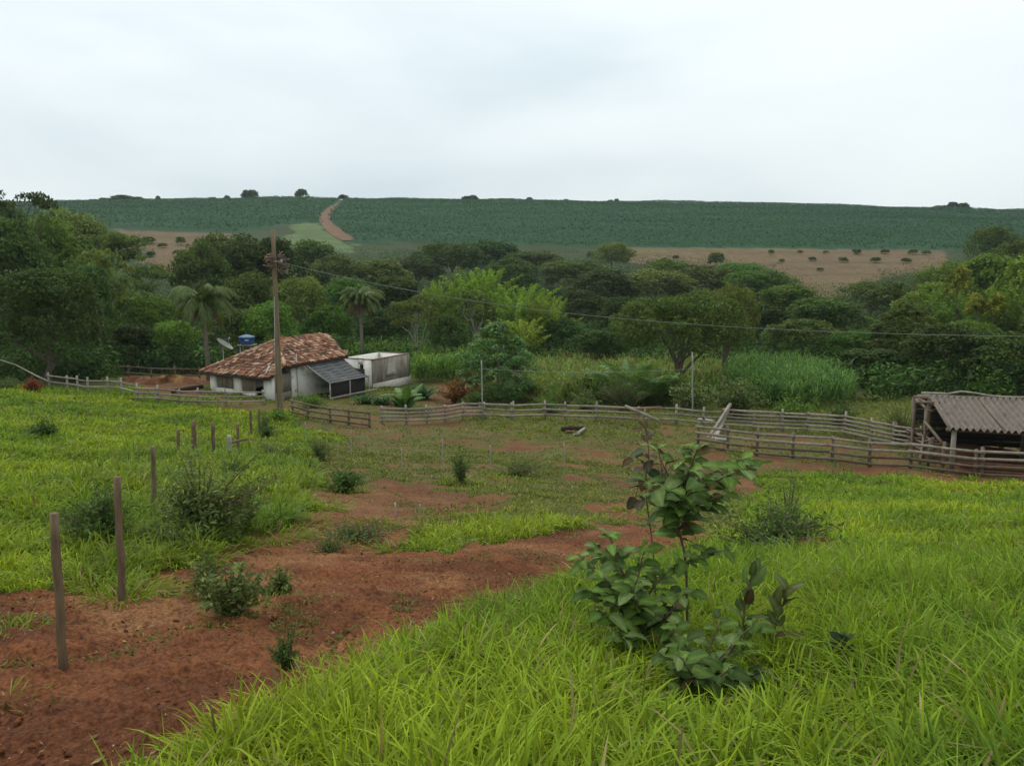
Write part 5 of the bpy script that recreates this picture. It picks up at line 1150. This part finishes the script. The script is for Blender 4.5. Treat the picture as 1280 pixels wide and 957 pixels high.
tag(mb.build('feed_trough', M_RAILR), 'low wall of red stained boards along the front of the cattle shed', 'trough')
# ---------------------------------------------------------------- bushes
M_BUSHG = leafy('bush_grey_green', (.125, .175, .055), .34, 0, 0, .6, .1)
M_BUSHD = leafy('bush_dark', (.078, .140, .032), .33, 0, 0, .55, .12)
M_BUSHB = leafy('bush_bright', (.115, .215, .032), .34, 0, 0, .55, .12)
M_BUSHR = leafy('bush_red', (.22, .062, .026), .25, 0, 0, .6, .1)
M_BUSHO = leafy('bush_orange', (.24, .10, .030), .25, 0, 0, .6, .1)
M_STEM = solid('woody_stem', (.17, .125, .085), (.09, .065, .045), 12, .9, .3)
M_DRYT = solid('dry_twigs', (.36, .31, .24), (.22, .18, .13), 9, .9, .2)
def bush(name, u, vb, vt, wpx, label, m, leaf=.07, nst=40, per=26, y=None, asp=.4, cat='bush', group=None, flat=1.0, stem=M_STEM, seed=None, upright=.5, tint=None, loose=.10):
    p = ground_at(u, vb) if y is None else col_at(u, y); g = np.random.default_rng(seed or int(u*13+vb)); y = p[1]
    h = max(at(u, vt, y)[2]-p[2], .15); w = wpx/FPX*(y*CP-p[2]*SP)
    root = tag(empty(name, p), label, cat, group); mb = MB(int(u)); parts = []
    nl = max(3, nst//9); lob = np.stack([g.normal(0, .27, nl)*w, g.normal(0, .2, nl)*w, g.uniform(.45, 1.0, nl)*h], -1); lob[0, :2] *= .3; lob[0, 2] = h*.95
    for i in range(nst):
        t = g.uniform(0, 6.283); q = math.sqrt(g.random()); lb_ = lob[g.integers(0, nl)]; qs = .40*w*(.5+.6*g.random()); e_ = np.array([lb_[0]+math.cos(t)*q*qs, lb_[1]+math.sin(t)*q*qs, lb_[2]*(1-.45*q*q)*g.uniform(.6, 1.12)*flat]) if nst > 24 else np.array([math.cos(t)*q*w*.5, math.sin(t)*q*w*.5, h*(1-.62*q*q)*g.uniform(.72, 1.04)*flat]); mid = e_*np.array([.35+.1*g.random(), .35, .6])
        b = np.array([math.cos(t), math.sin(t), 0])*w*.05*g.random()-np.array([0, 0, .05])
        mb.tube([b, mid, e_], [.004+.012*h, .003+.006*h, .002], 4, False)
        s = g.uniform(.2, 1.02, per); P = np.where((s < .5)[:, None], b+(mid-b)*(s[:, None]*2), mid+(e_-mid)*((s[:, None]-.5)*2)); P = P+g.normal(0, loose*.5*w*.5+leaf*.4, P.shape)*np.array([1, 1, .6]); P[:, 2] = np.maximum(P[:, 2], .02)
        N_ = nrm(g.normal(size=P.shape)*.55+np.array([0, 0, upright])+e_*np.array([1, 1, 0])*.4/w)
        tt = g.uniform(.7, 1.3)*g.uniform(.7, 1.3, (per, 1))*np.ones((1, 3))
        if tint is not None: tt = tt*np.where(g.random((per, 1)) < tint[0], np.array(tint[1]), 1.0)
        L = leaf*g.uniform(.6, 1.4, per); parts.append(leaf_quads(P, N_, L, L*asp, tt, g, .08))
    V, q, c = join(parts); link('foliage', np_mesh(name+'_foliage', V, q, None, c), m, root)
    mb.build('stem', stem, root); return root
WEED = 'weedy bushes along the track and yard'
bush('bush', 252, 678, 548, 150, 'largest grey green bush, bushy and tangled, behind the dark mossy fence post', M_BUSHG, .085, 150, 60, group=WEED, asp=.34, tint=(.12, (1.9, 1.6, 1.2)))
bush('bush', 300, 668, 585, 90, 'brownish tangle of bush with dry twigs on the right of the largest grey green bush', M_BUSHD, .08, 60, 44, group=WEED, tint=(.2, (2.6, 1.7, 1.2)))
bush('bush', 132, 688, 588, 95, 'dark bush between the pale brown post and the pasture', M_BUSHD, .075, 100, 50, group=WEED, asp=.3)
bush('bush', 205, 690, 640, 90, 'leafy low bush spilling on the grass between the two nearest bushes', M_BUSHG, .07, 50, 40, group=WEED)
bush('bush', 291, 604, 560, 46, 'small dark bush at the foot of the stubby pale post', M_BUSHD, .08, 40, 40, group=WEED, tint=(.1, (2.4, 2.0, 1.6)))
bush('bush', 345, 575, 545, 60, 'spreading pale weed bush right of the stubby pale post', M_BUSHG, .09, 40, 40, group=WEED)
bush('bush', 332, 548, 512, 40, 'bush around the two grey posts near the utility pole', M_BUSHD, .10, 40, 40, y=38.5, group=WEED)
bush('bush', 432, 614, 572, 52, 'dark yard bush with upright leaves below the sagging yard fence', M_BUSHD, .10, 46, 36, group=WEED)
bush('bush', 400, 575, 540, 46, 'light green weed bush left of the dark yard bush', M_BUSHG, .09, 36, 36, group=WEED)
bush('bush', 577, 604, 556, 44, 'tall weed bush standing alone in the middle of the yard', M_BUSHD, .09, 34, 34, group=WEED, tint=(.1, (1.7, 1.5, 1.0)))
bush('bush', 640, 596, 566, 90, 'low wide weed patch right of the tall yard weed', M_BUSHG, .085, 60, 30, group=WEED)
bush('bush', 392, 516, 486, 46, 'bright green bush against the white end wall of the farmhouse', M_BUSHB, .13, 46, 40, y=52, group=WEED)
bush('bush', 348, 522, 504, 40, 'bushy weeds at the foot of the utility pole', M_BUSHB, .12, 30, 36, y=45.5, group=WEED)
bush('bush', 58, 549, 519, 38, 'round dark green bush alone in the bright left pasture', M_BUSHD, .10, 50, 46, asp=.5)
bush('red_bush', 42, 492, 469, 26, 'rust red bush at the edge of the left pasture', M_BUSHR, .14, 40, 34, y=53, asp=.6)
bush('bush', 15, 490, 466, 50, 'green bush left of the rust red one', M_BUSHD, .14, 36, 34, y=54, group=WEED)
bush('croton_bush', 573, 502, 460, 40, 'orange and red leaved bush beside the earth path', M_BUSHO, .22, 60, 40, y=56, asp=.45, tint=(.4, (.35, .85, .9)))
bush('bush', 598, 512, 478, 40, 'dark leafy bush under the mango tree beside the orange one', M_BUSHD, .2, 40, 40, y=54, group=WEED)
bush('bush', 784, 506, 452, 76, 'feathery dark green bush at the corn edge behind the far corral fence', M_BUSHD, .16, 110, 50, y=53, asp=.18)
bush('bush', 690, 506, 468, 60, 'feathery green bush between white post and corn behind the fence', M_BUSHB, .16, 60, 46, y=53, asp=.2)
bush('bush', 735, 508, 478, 56, 'mixed weeds behind the middle of the far corral fence', M_BUSHG, .16, 50, 46, y=53)
bush('bush', 922, 508, 459, 74, 'broad grey green bush in front of the cane, right of the grey post', M_BUSHG, .17, 90, 50, y=51, asp=.5)
bush('bush', 860, 506, 470, 44, 'bush with pale glossy leaves round the trunk of the big olive tree', M_BUSHG, .24, 40, 36, y=53.5, asp=.35, tint=(.3, (1.7, 1.7, 1.7)))
bush('bush', 985, 512, 482, 70, 'tangled green weeds along the cane field edge', M_BUSHB, .16, 60, 44, y=50)
bush('bush', 1050, 516, 490, 60, 'dark low weeds at the right end of the cane field', M_BUSHD, .16, 50, 40, y=48)
bush('willowy_bush', 1126, 540, 482, 46, 'pale willowy bush at the left gable of the cattle shed', M_BUSHB, .17, 60, 34, y=42, asp=.16, tint=(.4, (1.6, 1.3, 1.4)))
bush('shrub', 288, 770, 692, 78, 'grey leaved shrub growing from bare red soil beside the track', M_BUSHG, .062, 46, 30, group=WEED, asp=.5, tint=(.3, (1.5, 1.3, 1.3)), loose=.06)
bush('shrub', 350, 742, 704, 54, 'smaller grey leaved shrub on bare soil right of the similar one', M_BUSHG, .055, 32, 26, group=WEED, asp=.5, tint=(.3, (1.5, 1.3, 1.3)), loose=.06)
bush('shrub', 262, 745, 690, 70, 'dark twiggy shrub behind the grey leaved one', M_BUSHD, .05, 34, 26, group=WEED, loose=.06)
bush('feathery_sapling', 362, 842, 778, 48, 'feathery blue green sapling at the edge of the nearest grass', M_BUSHD, .032, 34, 60, asp=.25, cat='sapling', loose=.05)
bush('shrub', 440, 672, 648, 100, 'flat grey green weeds spreading over the red soil in mid track', M_BUSHG, .055, 120, 14, group=WEED, asp=.4, flat=.9)
bush('shrub', 412, 690, 670, 70, 'thin flat weeds just below the flat grey green ones', M_BUSHG, .05, 60, 12, group=WEED, asp=.4)
bush('shrub', 965, 688, 622, 150, 'dark mound of brushwood and weeds behind the round leaved shrub', M_BUSHD, .065, 120, 44, asp=.35, tint=(.08, (2.4, 2.0, 1.5)), y=9.6)
bush('willowy_bush', 984, 632, 572, 62, 'slim leaved sapling above the dark brushwood mound', M_BUSHG, .085, 44, 30, asp=.22, y=11.5, loose=.2, cat='sapling')
bush('feathery_weed', 1180, 775, 732, 54, 'feathery dark weed in the middle of the right grass', M_BUSHD, .03, 40, 50, asp=.25, cat='weed', y=5.6)
bush('bush', 830, 592, 556, 90, 'pale straggling weeds behind the round leaved shrub top', M_BUSHG, .07, 46, 26, group=WEED, y=26)
bush('bush', 925, 588, 552, 70, 'yellowish straggling weeds at the left start of the near corral fence', M_BUSHB, .10, 40, 26, group=WEED, y=34, tint=(.35, (2.2, 1.5, 1.4)))
def twigs(name, u, v, y, n, L, label, m=M_DRYT, cat='branches', up=.5):
    p = col_at(u, y); g = np.random.default_rng(int(u)); mb = MB(int(u))
    for i in range(n):
        a = g.uniform(0, 6.28); b = np.array([p[0]+g.normal(0, L*.3), p[1]+g.normal(0, L*.2), p[2]+.05]); d = np.array([math.cos(a), math.sin(a), g.uniform(.1, 1)*up])*L*g.uniform(.5, 1); k = np.array([g.normal(0, .1), g.normal(0, .1), g.normal(.05, .08)])*L
        r = .004+.006*g.random(); mb.tube([b, b+d*.5+k, b+d], [r*1.4, r, r*.4], 4, False); e_ = b+d*.6+k; mb.tube([e_, e_+np.array([d[1], -d[0], d[2]])*.35], [r*.7, r*.3], 4, False)
    return tag(mb.build(name, m), label, cat)
twigs('dead_branches', 985, 0, 9.2, 16, .75, 'pale dead twigs poking out of the dark brushwood mound', up=.7)
twigs('dead_branches', 305, 0, 15.5, 14, .9, 'dry twigs sticking from the brownish bush beside the track')
p = col_at(1018, 9.4); g = np.random.default_rng(3); mb = MB(2); vs = []; n = 18
for k in range(7):
    for i in range(n): t = 2*math.pi*i/n; r = .62*(1-k/6.0)*(1+.2*math.sin(3*t)+g.normal(0, .05)); vs.append((p[0]+r*math.cos(t), p[1]+r*.6*math.sin(t), p[2]-.08+.34*math.sin(math.pi/2*k/6)+g.normal(0, .012)))
mb.poly(vs, [(k*n+i, k*n+(i+1) % n, (k+1)*n+(i+1) % n, (k+1)*n+i) for k in range(6) for i in range(n)]); tag(mb.build('earth_mound', M_EARTH, None, True), 'small mound of bare red earth at the right end of the brushwood', 'mound')
# rosette plants by the outbuilding
def rosette(u, y, L, n, label, seed):
    g = np.random.default_rng(seed); p = col_at(u, y); V = []; Q = []; C = []
    root = empty('rosette_plant', p); tag(root, label, 'plant', 'dark rosette plants by the outbuilding')
    P = np.repeat(np.array([[0, 0, .0]]), n, 0)+g.normal(0, .22*L, (n, 3))*[1, 1, 0]
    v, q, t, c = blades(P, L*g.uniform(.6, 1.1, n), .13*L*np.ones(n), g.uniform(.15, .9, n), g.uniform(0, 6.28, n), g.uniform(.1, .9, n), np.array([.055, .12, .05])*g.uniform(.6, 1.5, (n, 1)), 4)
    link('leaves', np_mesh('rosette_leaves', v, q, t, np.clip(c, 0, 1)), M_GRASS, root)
for k, (u, y, L, n, lb) in enumerate([(455, 55, 1.0, 70, 'rosette plant below the white wall of the roofless outbuilding'),(478, 54.5, 1.0, 80, 'rosette plant below the front corner of the roofless outbuilding'),(524, 57, 1.5, 150, 'largest dark rosette clump at the right end of the outbuilding'),(500, 54, .9, 60, 'small rosette between the two bigger clumps by the outbuilding')]): rosette(u, y, L, n, lb, 50+k)
def fernpalm(u, y, vt, label, seed, n=12):
    g = np.random.default_rng(seed); p = col_at(u, y); L = (at(u, vt, y)[2]-p[2])*1.12
    root = empty('feather_palm', p); tag(root, label, 'palm', 'young feather palms in the corn')
    link('fronds', fronds_mesh('feather_fronds', [frond(g, (0, 0, .1), 6.283*i/n+g.uniform(-.2, .2), L*g.uniform(.8, 1.1), g.uniform(1.0, 1.45), g.uniform(.9, 1.6), L*.2, 22, g.uniform(.9, 1.4), .35) for i in range(n)]), M_PALMY, root)
M_PALMY = leafy('young_palm', (.095, .175, .045), .3, 0, 0, .45, .2)
fernpalm(790, 57, 440, 'taller young feather palm with spreading fronds in front of the corn', 1, 14); fernpalm(818, 56, 456, 'lower young feather palm right beside the taller one', 2); fernpalm(762, 58, 448, 'young feather palm left of the taller one', 3); fernpalm(508, 52, 478, 'wispy young palm in front of the rosette plants', 4, 9)

# ---------------------------------------------------------------- the round leaved shrubs in the near grass
def leaf_mat():
    m, N, L = nodes('broad_leaf'); out = N.new('ShaderNodeOutputMaterial'); p = N.new('ShaderNodeBsdfPrincipled'); tr = N.new('ShaderNodeBsdfTranslucent'); ms = N.new('ShaderNodeMixShader'); ms.inputs[0].default_value = .25
    a = N.new('ShaderNodeAttribute'); a.attribute_name = 'tint'; tc = N.new('ShaderNodeTexCoord'); n = N.new('ShaderNodeTexNoise'); n.inputs['Scale'].default_value = 45; n.inputs['Detail'].default_value = 4; L.new(tc.outputs['Object'], n.inputs[0])
    mr = N.new('ShaderNodeMapRange'); mr.inputs[3].default_value = .7; mr.inputs[4].default_value = 1.3; L.new(n.outputs[0], mr.inputs[0]); s = N.new('ShaderNodeVectorMath'); s.operation = 'SCALE'; L.new(a.outputs[0], s.inputs[0]); L.new(mr.outputs[0], s.inputs['Scale'])
    g_ = N.new('ShaderNodeNewGeometry'); mx = N.new('ShaderNodeMixRGB'); mx.inputs[2].default_value = (.105, .15, .06, 1); mm = N.new('ShaderNodeMath'); mm.operation = 'MULTIPLY'; mm.inputs[1].default_value = .3; L.new(g_.outputs['Backfacing'], mm.inputs[0]); L.new(mm.outputs[0], mx.inputs[0]); L.new(s.outputs[0], mx.inputs[1])
    L.new(mx.outputs[0], p.inputs['Base Color']); L.new(s.outputs[0], tr.inputs[0]); p.inputs['Roughness'].default_value = .62; p.inputs['Specular IOR Level'].default_value = .12
    b = N.new('ShaderNodeBump'); b.inputs['Strength'].default_value = .25; b.inputs['Distance'].default_value = .004; L.new(n.outputs[0], b.inputs['Height']); L.new(b.outputs[0], p.inputs['Normal'])
    L.new(p.outputs[0], ms.inputs[1]); L.new(tr.outputs[0], ms.inputs[2]); L.new(ms.outputs[0], out.inputs[0]); return m
M_BROAD = leaf_mat()
def broad_leaf(base, d, nup, L, W, c, g, curl):
    """ovate leaf with folded midrib and wavy margin: 8 stations x 5 across"""
    d = nrm(np.array(d)); sx = nrm(np.cross(d, nup)); up = np.cross(sx, d); V = []; C = []; Q = []
    ph = g.uniform(0, 6); pet = .15*L; b0 = np.array(base); V = []; ns = 12; sdb = g.normal(0, .22)
    for i in range(ns):
        f = i/(ns-1); w = W*.5*(math.sin(math.pi*f**.85)**.6 if 0 < f < 1 else 0.03); ce = b0+d*(pet+L*f)+up*(L*(.18*f-(curl+.18)*f*f))+sx*sdb*L*f*f
        for k in (-1, -.5, 0, .5, 1):
            lift = (abs(k)*.42-k*k*.22)*w+math.sin(ph+f*11+k*2)*w*.11*abs(k)
            V.append(ce+sx*w*k+up*lift); C.append(np.array(c)*((1.45 if k == 0 else 1.0)*(1+.10*math.sin(f*34)*abs(k))))
    for i in range(ns-1):
        for k in range(4): o = i*5+k; Q.append([o, o+1, o+6, o+5])
    o = len(V); r = sx*.004; V += [b0-r, b0+r, b0+d*pet+r, b0+d*pet-r]; C += [np.array([.12, .14, .05])]*4; Q.append([o, o+1, o+2, o+3])
    return np.array(V), np.array(Q), np.array(C)
def round_shrub(name, label, y, paths, leafpx, seed, dens, cols, upr=.0, brown=.05, group='round leaved shrubs in the near grass', first=.25, rstem=.009):
    g = np.random.default_rng(seed); p0 = paths[0][0]; base = col_at(p0[0], y); root = tag(empty(name, base), label, 'shrub', group); mb = MB(seed); parts = []
    for pi, pa in enumerate(paths):
        pts = [np.array(at(q[0], q[1], y+(q[2] if len(q) > 2 else 0)))-base for q in pa]
        if pi == 0: pts[0][2] = -.05
        s = np.linspace(0, len(pts)-1, (len(pts)-1)*5+1); P = np.stack([np.interp(s, np.arange(len(pts)), np.array(pts)[:, k]) for k in range(3)], -1)
        for _ in range(2): P[1:-1] = (P[:-2]+2*P[1:-1]+P[2:])/4
        r = rstem*(1 if pi == 0 else .7); mb.tube([Vector(q) for q in P], [r*(1-.65*i/(len(P)-1)) for i in range(len(P))], 6, True, .08)
        seg = np.linalg.norm(np.diff(P, axis=0), axis=1); Ln = seg.sum(); cum = np.concatenate([[0], np.cumsum(seg)]); n = max(int(Ln/dens), 2); side = g.uniform(0, 6.28)
        st = first if pi == 0 else .12
        for j in range(n):
            f = st+(1-st)*(j+g.uniform(-.2, .2))/max(n-1, 1); f = min(max(f, .02), 1); q = np.array([np.interp(f*Ln, cum, P[:, k]) for k in range(3)]); tg = nrm(np.array([np.interp(min(f*Ln+.02, Ln), cum, P[:, k])-np.interp(max(f*Ln-.02, 0), cum, P[:, k]) for k in range(3)]))
            for s_ in (0, math.pi):
                if g.random() < .12 and f < .9: continue
                a = side+j*1.65+s_+g.normal(0, .3); rad = np.array([math.cos(a), math.sin(a)*.85, g.uniform(-.25, .35)+upr]); d = rad+tg*(.35+upr); L = leafpx/FPX*y*g.uniform(.62, 1.15)*(.75 if f > .93 else 1)
                c = np.array(cols[g.integers(0, len(cols))])*g.uniform(.75, 1.25)
                if g.random() < brown: c = np.array([.10, .070, .028])*g.uniform(.6, 1.3)
                parts.append(broad_leaf(q, d, nrm(np.array([g.normal(0, .38), -.25+g.normal(0, .38), 1-upr*.6])), L, L*g.uniform(.55, .74)*(1-.3*upr), c, g, abs(g.normal(.3, .25))))
    V, Q, C = join(parts); link('foliage', np_mesh('broad_foliage', V, Q, None, np.clip(C, 0, 1), True), M_BROAD, root); mb.build('stem', M_STEM, root, True)
LC = [(.092, .155, .026), (.075, .132, .024), (.115, .185, .034), (.056, .100, .022), (.125, .18, .055)]
round_shrub('round_leaved_shrub', 'tallest round leaved shrub with curved bare lower stem', 4.7, [[(862,742),(858,700),(848,660),(846,625),(860,592),(868,572),(872,560)],[(847,645,0),(826,618,-.05),(808,602,-.1)],[(848,640),(838,600,.1),(826,575,.1),(822,560,.1)],[(850,630),(884,606,-.1),(915,592,-.15),(945,580,-.2)],[(856,612),(895,588,.15),(925,574,.2)],[(850,640),(880,628,-.2),(905,618,-.25)],[(846,650),(858,618,-.25),(878,600,-.3)]], 28, 5, .042, LC, 0, .03, first=.55, rstem=.010)
round_shrub('round_leaved_shrub', 'bushy round leaved shrub leaning left of the bare stem', 4.5, [[(808,850),(803,790),(785,730),(768,690),(762,668)],[(802,770),(770,735,-.1),(742,712,-.1),(724,694,-.1)],[(800,760),(822,725),(850,704),(886,690),(905,688)],[(798,750),(778,716,.1),(745,682,.15)],[(803,780),(760,750,-.15),(738,738,-.2)],[(803,775),(835,752,-.1),(868,738,-.1)],[(795,745),(800,705,.1),(808,682,.1)],[(804,790),(835,770,-.2),(850,748,-.25)],[(805,800),(775,780,-.2),(752,765,-.25)],[(806,805),(830,800,-.3),(848,785,-.35)],[(800,765),(765,728,.25),(735,705,.3)],[(802,775),(790,740,-.3),(800,715,-.35)],[(806,815),(785,800,-.35),(770,795,-.4)]], 23, 6, .039, LC, 0, .02, first=.3, rstem=.011)
round_shrub('round_leaved_shrub', 'low round leaved shrub nearest the camera, half sunk in grass', 3.75, [[(884,910),(876,865),(862,815),(845,785)],[(878,868),(905,825),(930,790),(948,778)],[(880,875),(918,848,-.1),(955,838,-.15)],[(878,862),(850,828,-.1),(822,815,-.15)],[(876,860),(885,815,.1),(900,775,.15)],[(884,885),(915,872,-.2),(945,868,-.25)],[(884,890),(860,872,-.2),(838,868,-.25)],[(880,870),(905,850,.25),(930,815,.3)],[(878,860),(862,838,-.3),(850,820,-.35)],[(880,872),(895,850,-.3),(912,835,-.35)],[(878,850),(900,822,-.1),(915,805,-.1)]], 26, 7, .041, [tuple(x*.8 for x in c) for c in LC], 0, .02, first=.2, rstem=.011)
round_shrub('round_leaved_sapling', 'slender sapling with upright leaves right of the low shrub', 4.1, [[(930,830),(929,775),(934,738),(940,722)]], 30, 8, .07, [(.10, .15, .035), (.085, .12, .03)], .75, .04, first=.35, rstem=.007)
round_shrub('round_leaved_sapling', 'rightmost slender sapling with brownish upright leaves', 4.15, [[(958,835),(968,785),(978,755),(984,742)]], 30, 9, .07, [(.11, .135, .04), (.095, .11, .035)], .75, .06, first=.4, rstem=.007)
round_shrub('round_leaved_sapling', 'single dark leaf sapling alone in the right grass', 3.9, [[(1056,842),(1056,812),(1055,800)]], 22, 10, .06, [(.035, .06, .03)], .4, 0, first=.7, rstem=.005)
round_shrub('bare_stemmed_shrub', 'bare thin stem with a few drooping brown leaves at its top', 5.3, [[(822,742),(817,690),(810,640),(806,600),(812,572),(808,540),(800,522)],[(810,572),(800,566,-.05),(793,572,-.05)],[(808,598),(798,604,0),(795,620,0)]], 27, 11, .16, [(.07, .06, .035), (.05, .075, .035)], -.25, .5, group=None, first=.62, rstem=.007)

# ---------------------------------------------------------------- air
hz = MB(1); hz.poly([(sx*1050, sy*1050, z) for z in (-16, 90) for (sx, sy) in ((-1, -1), (1, -1), (1, 1), (-1, 1))], [(0, 3, 2, 1), (4, 5, 6, 7), (0, 1, 5, 4), (1, 2, 6, 5), (2, 3, 7, 6), (3, 0, 4, 7)])
m, N, L = nodes('hazy_air'); out = N.new('ShaderNodeOutputMaterial'); pv = N.new('ShaderNodeVolumePrincipled'); pv.inputs['Color'].default_value = (.78, .90, 1.0, 1); pv.inputs['Density'].default_value = .00012; pv.inputs['Anisotropy'].default_value = .1
L.new(pv.outputs[0], out.inputs['Volume']); tag(hz.build('haze', m), kind='stuff')
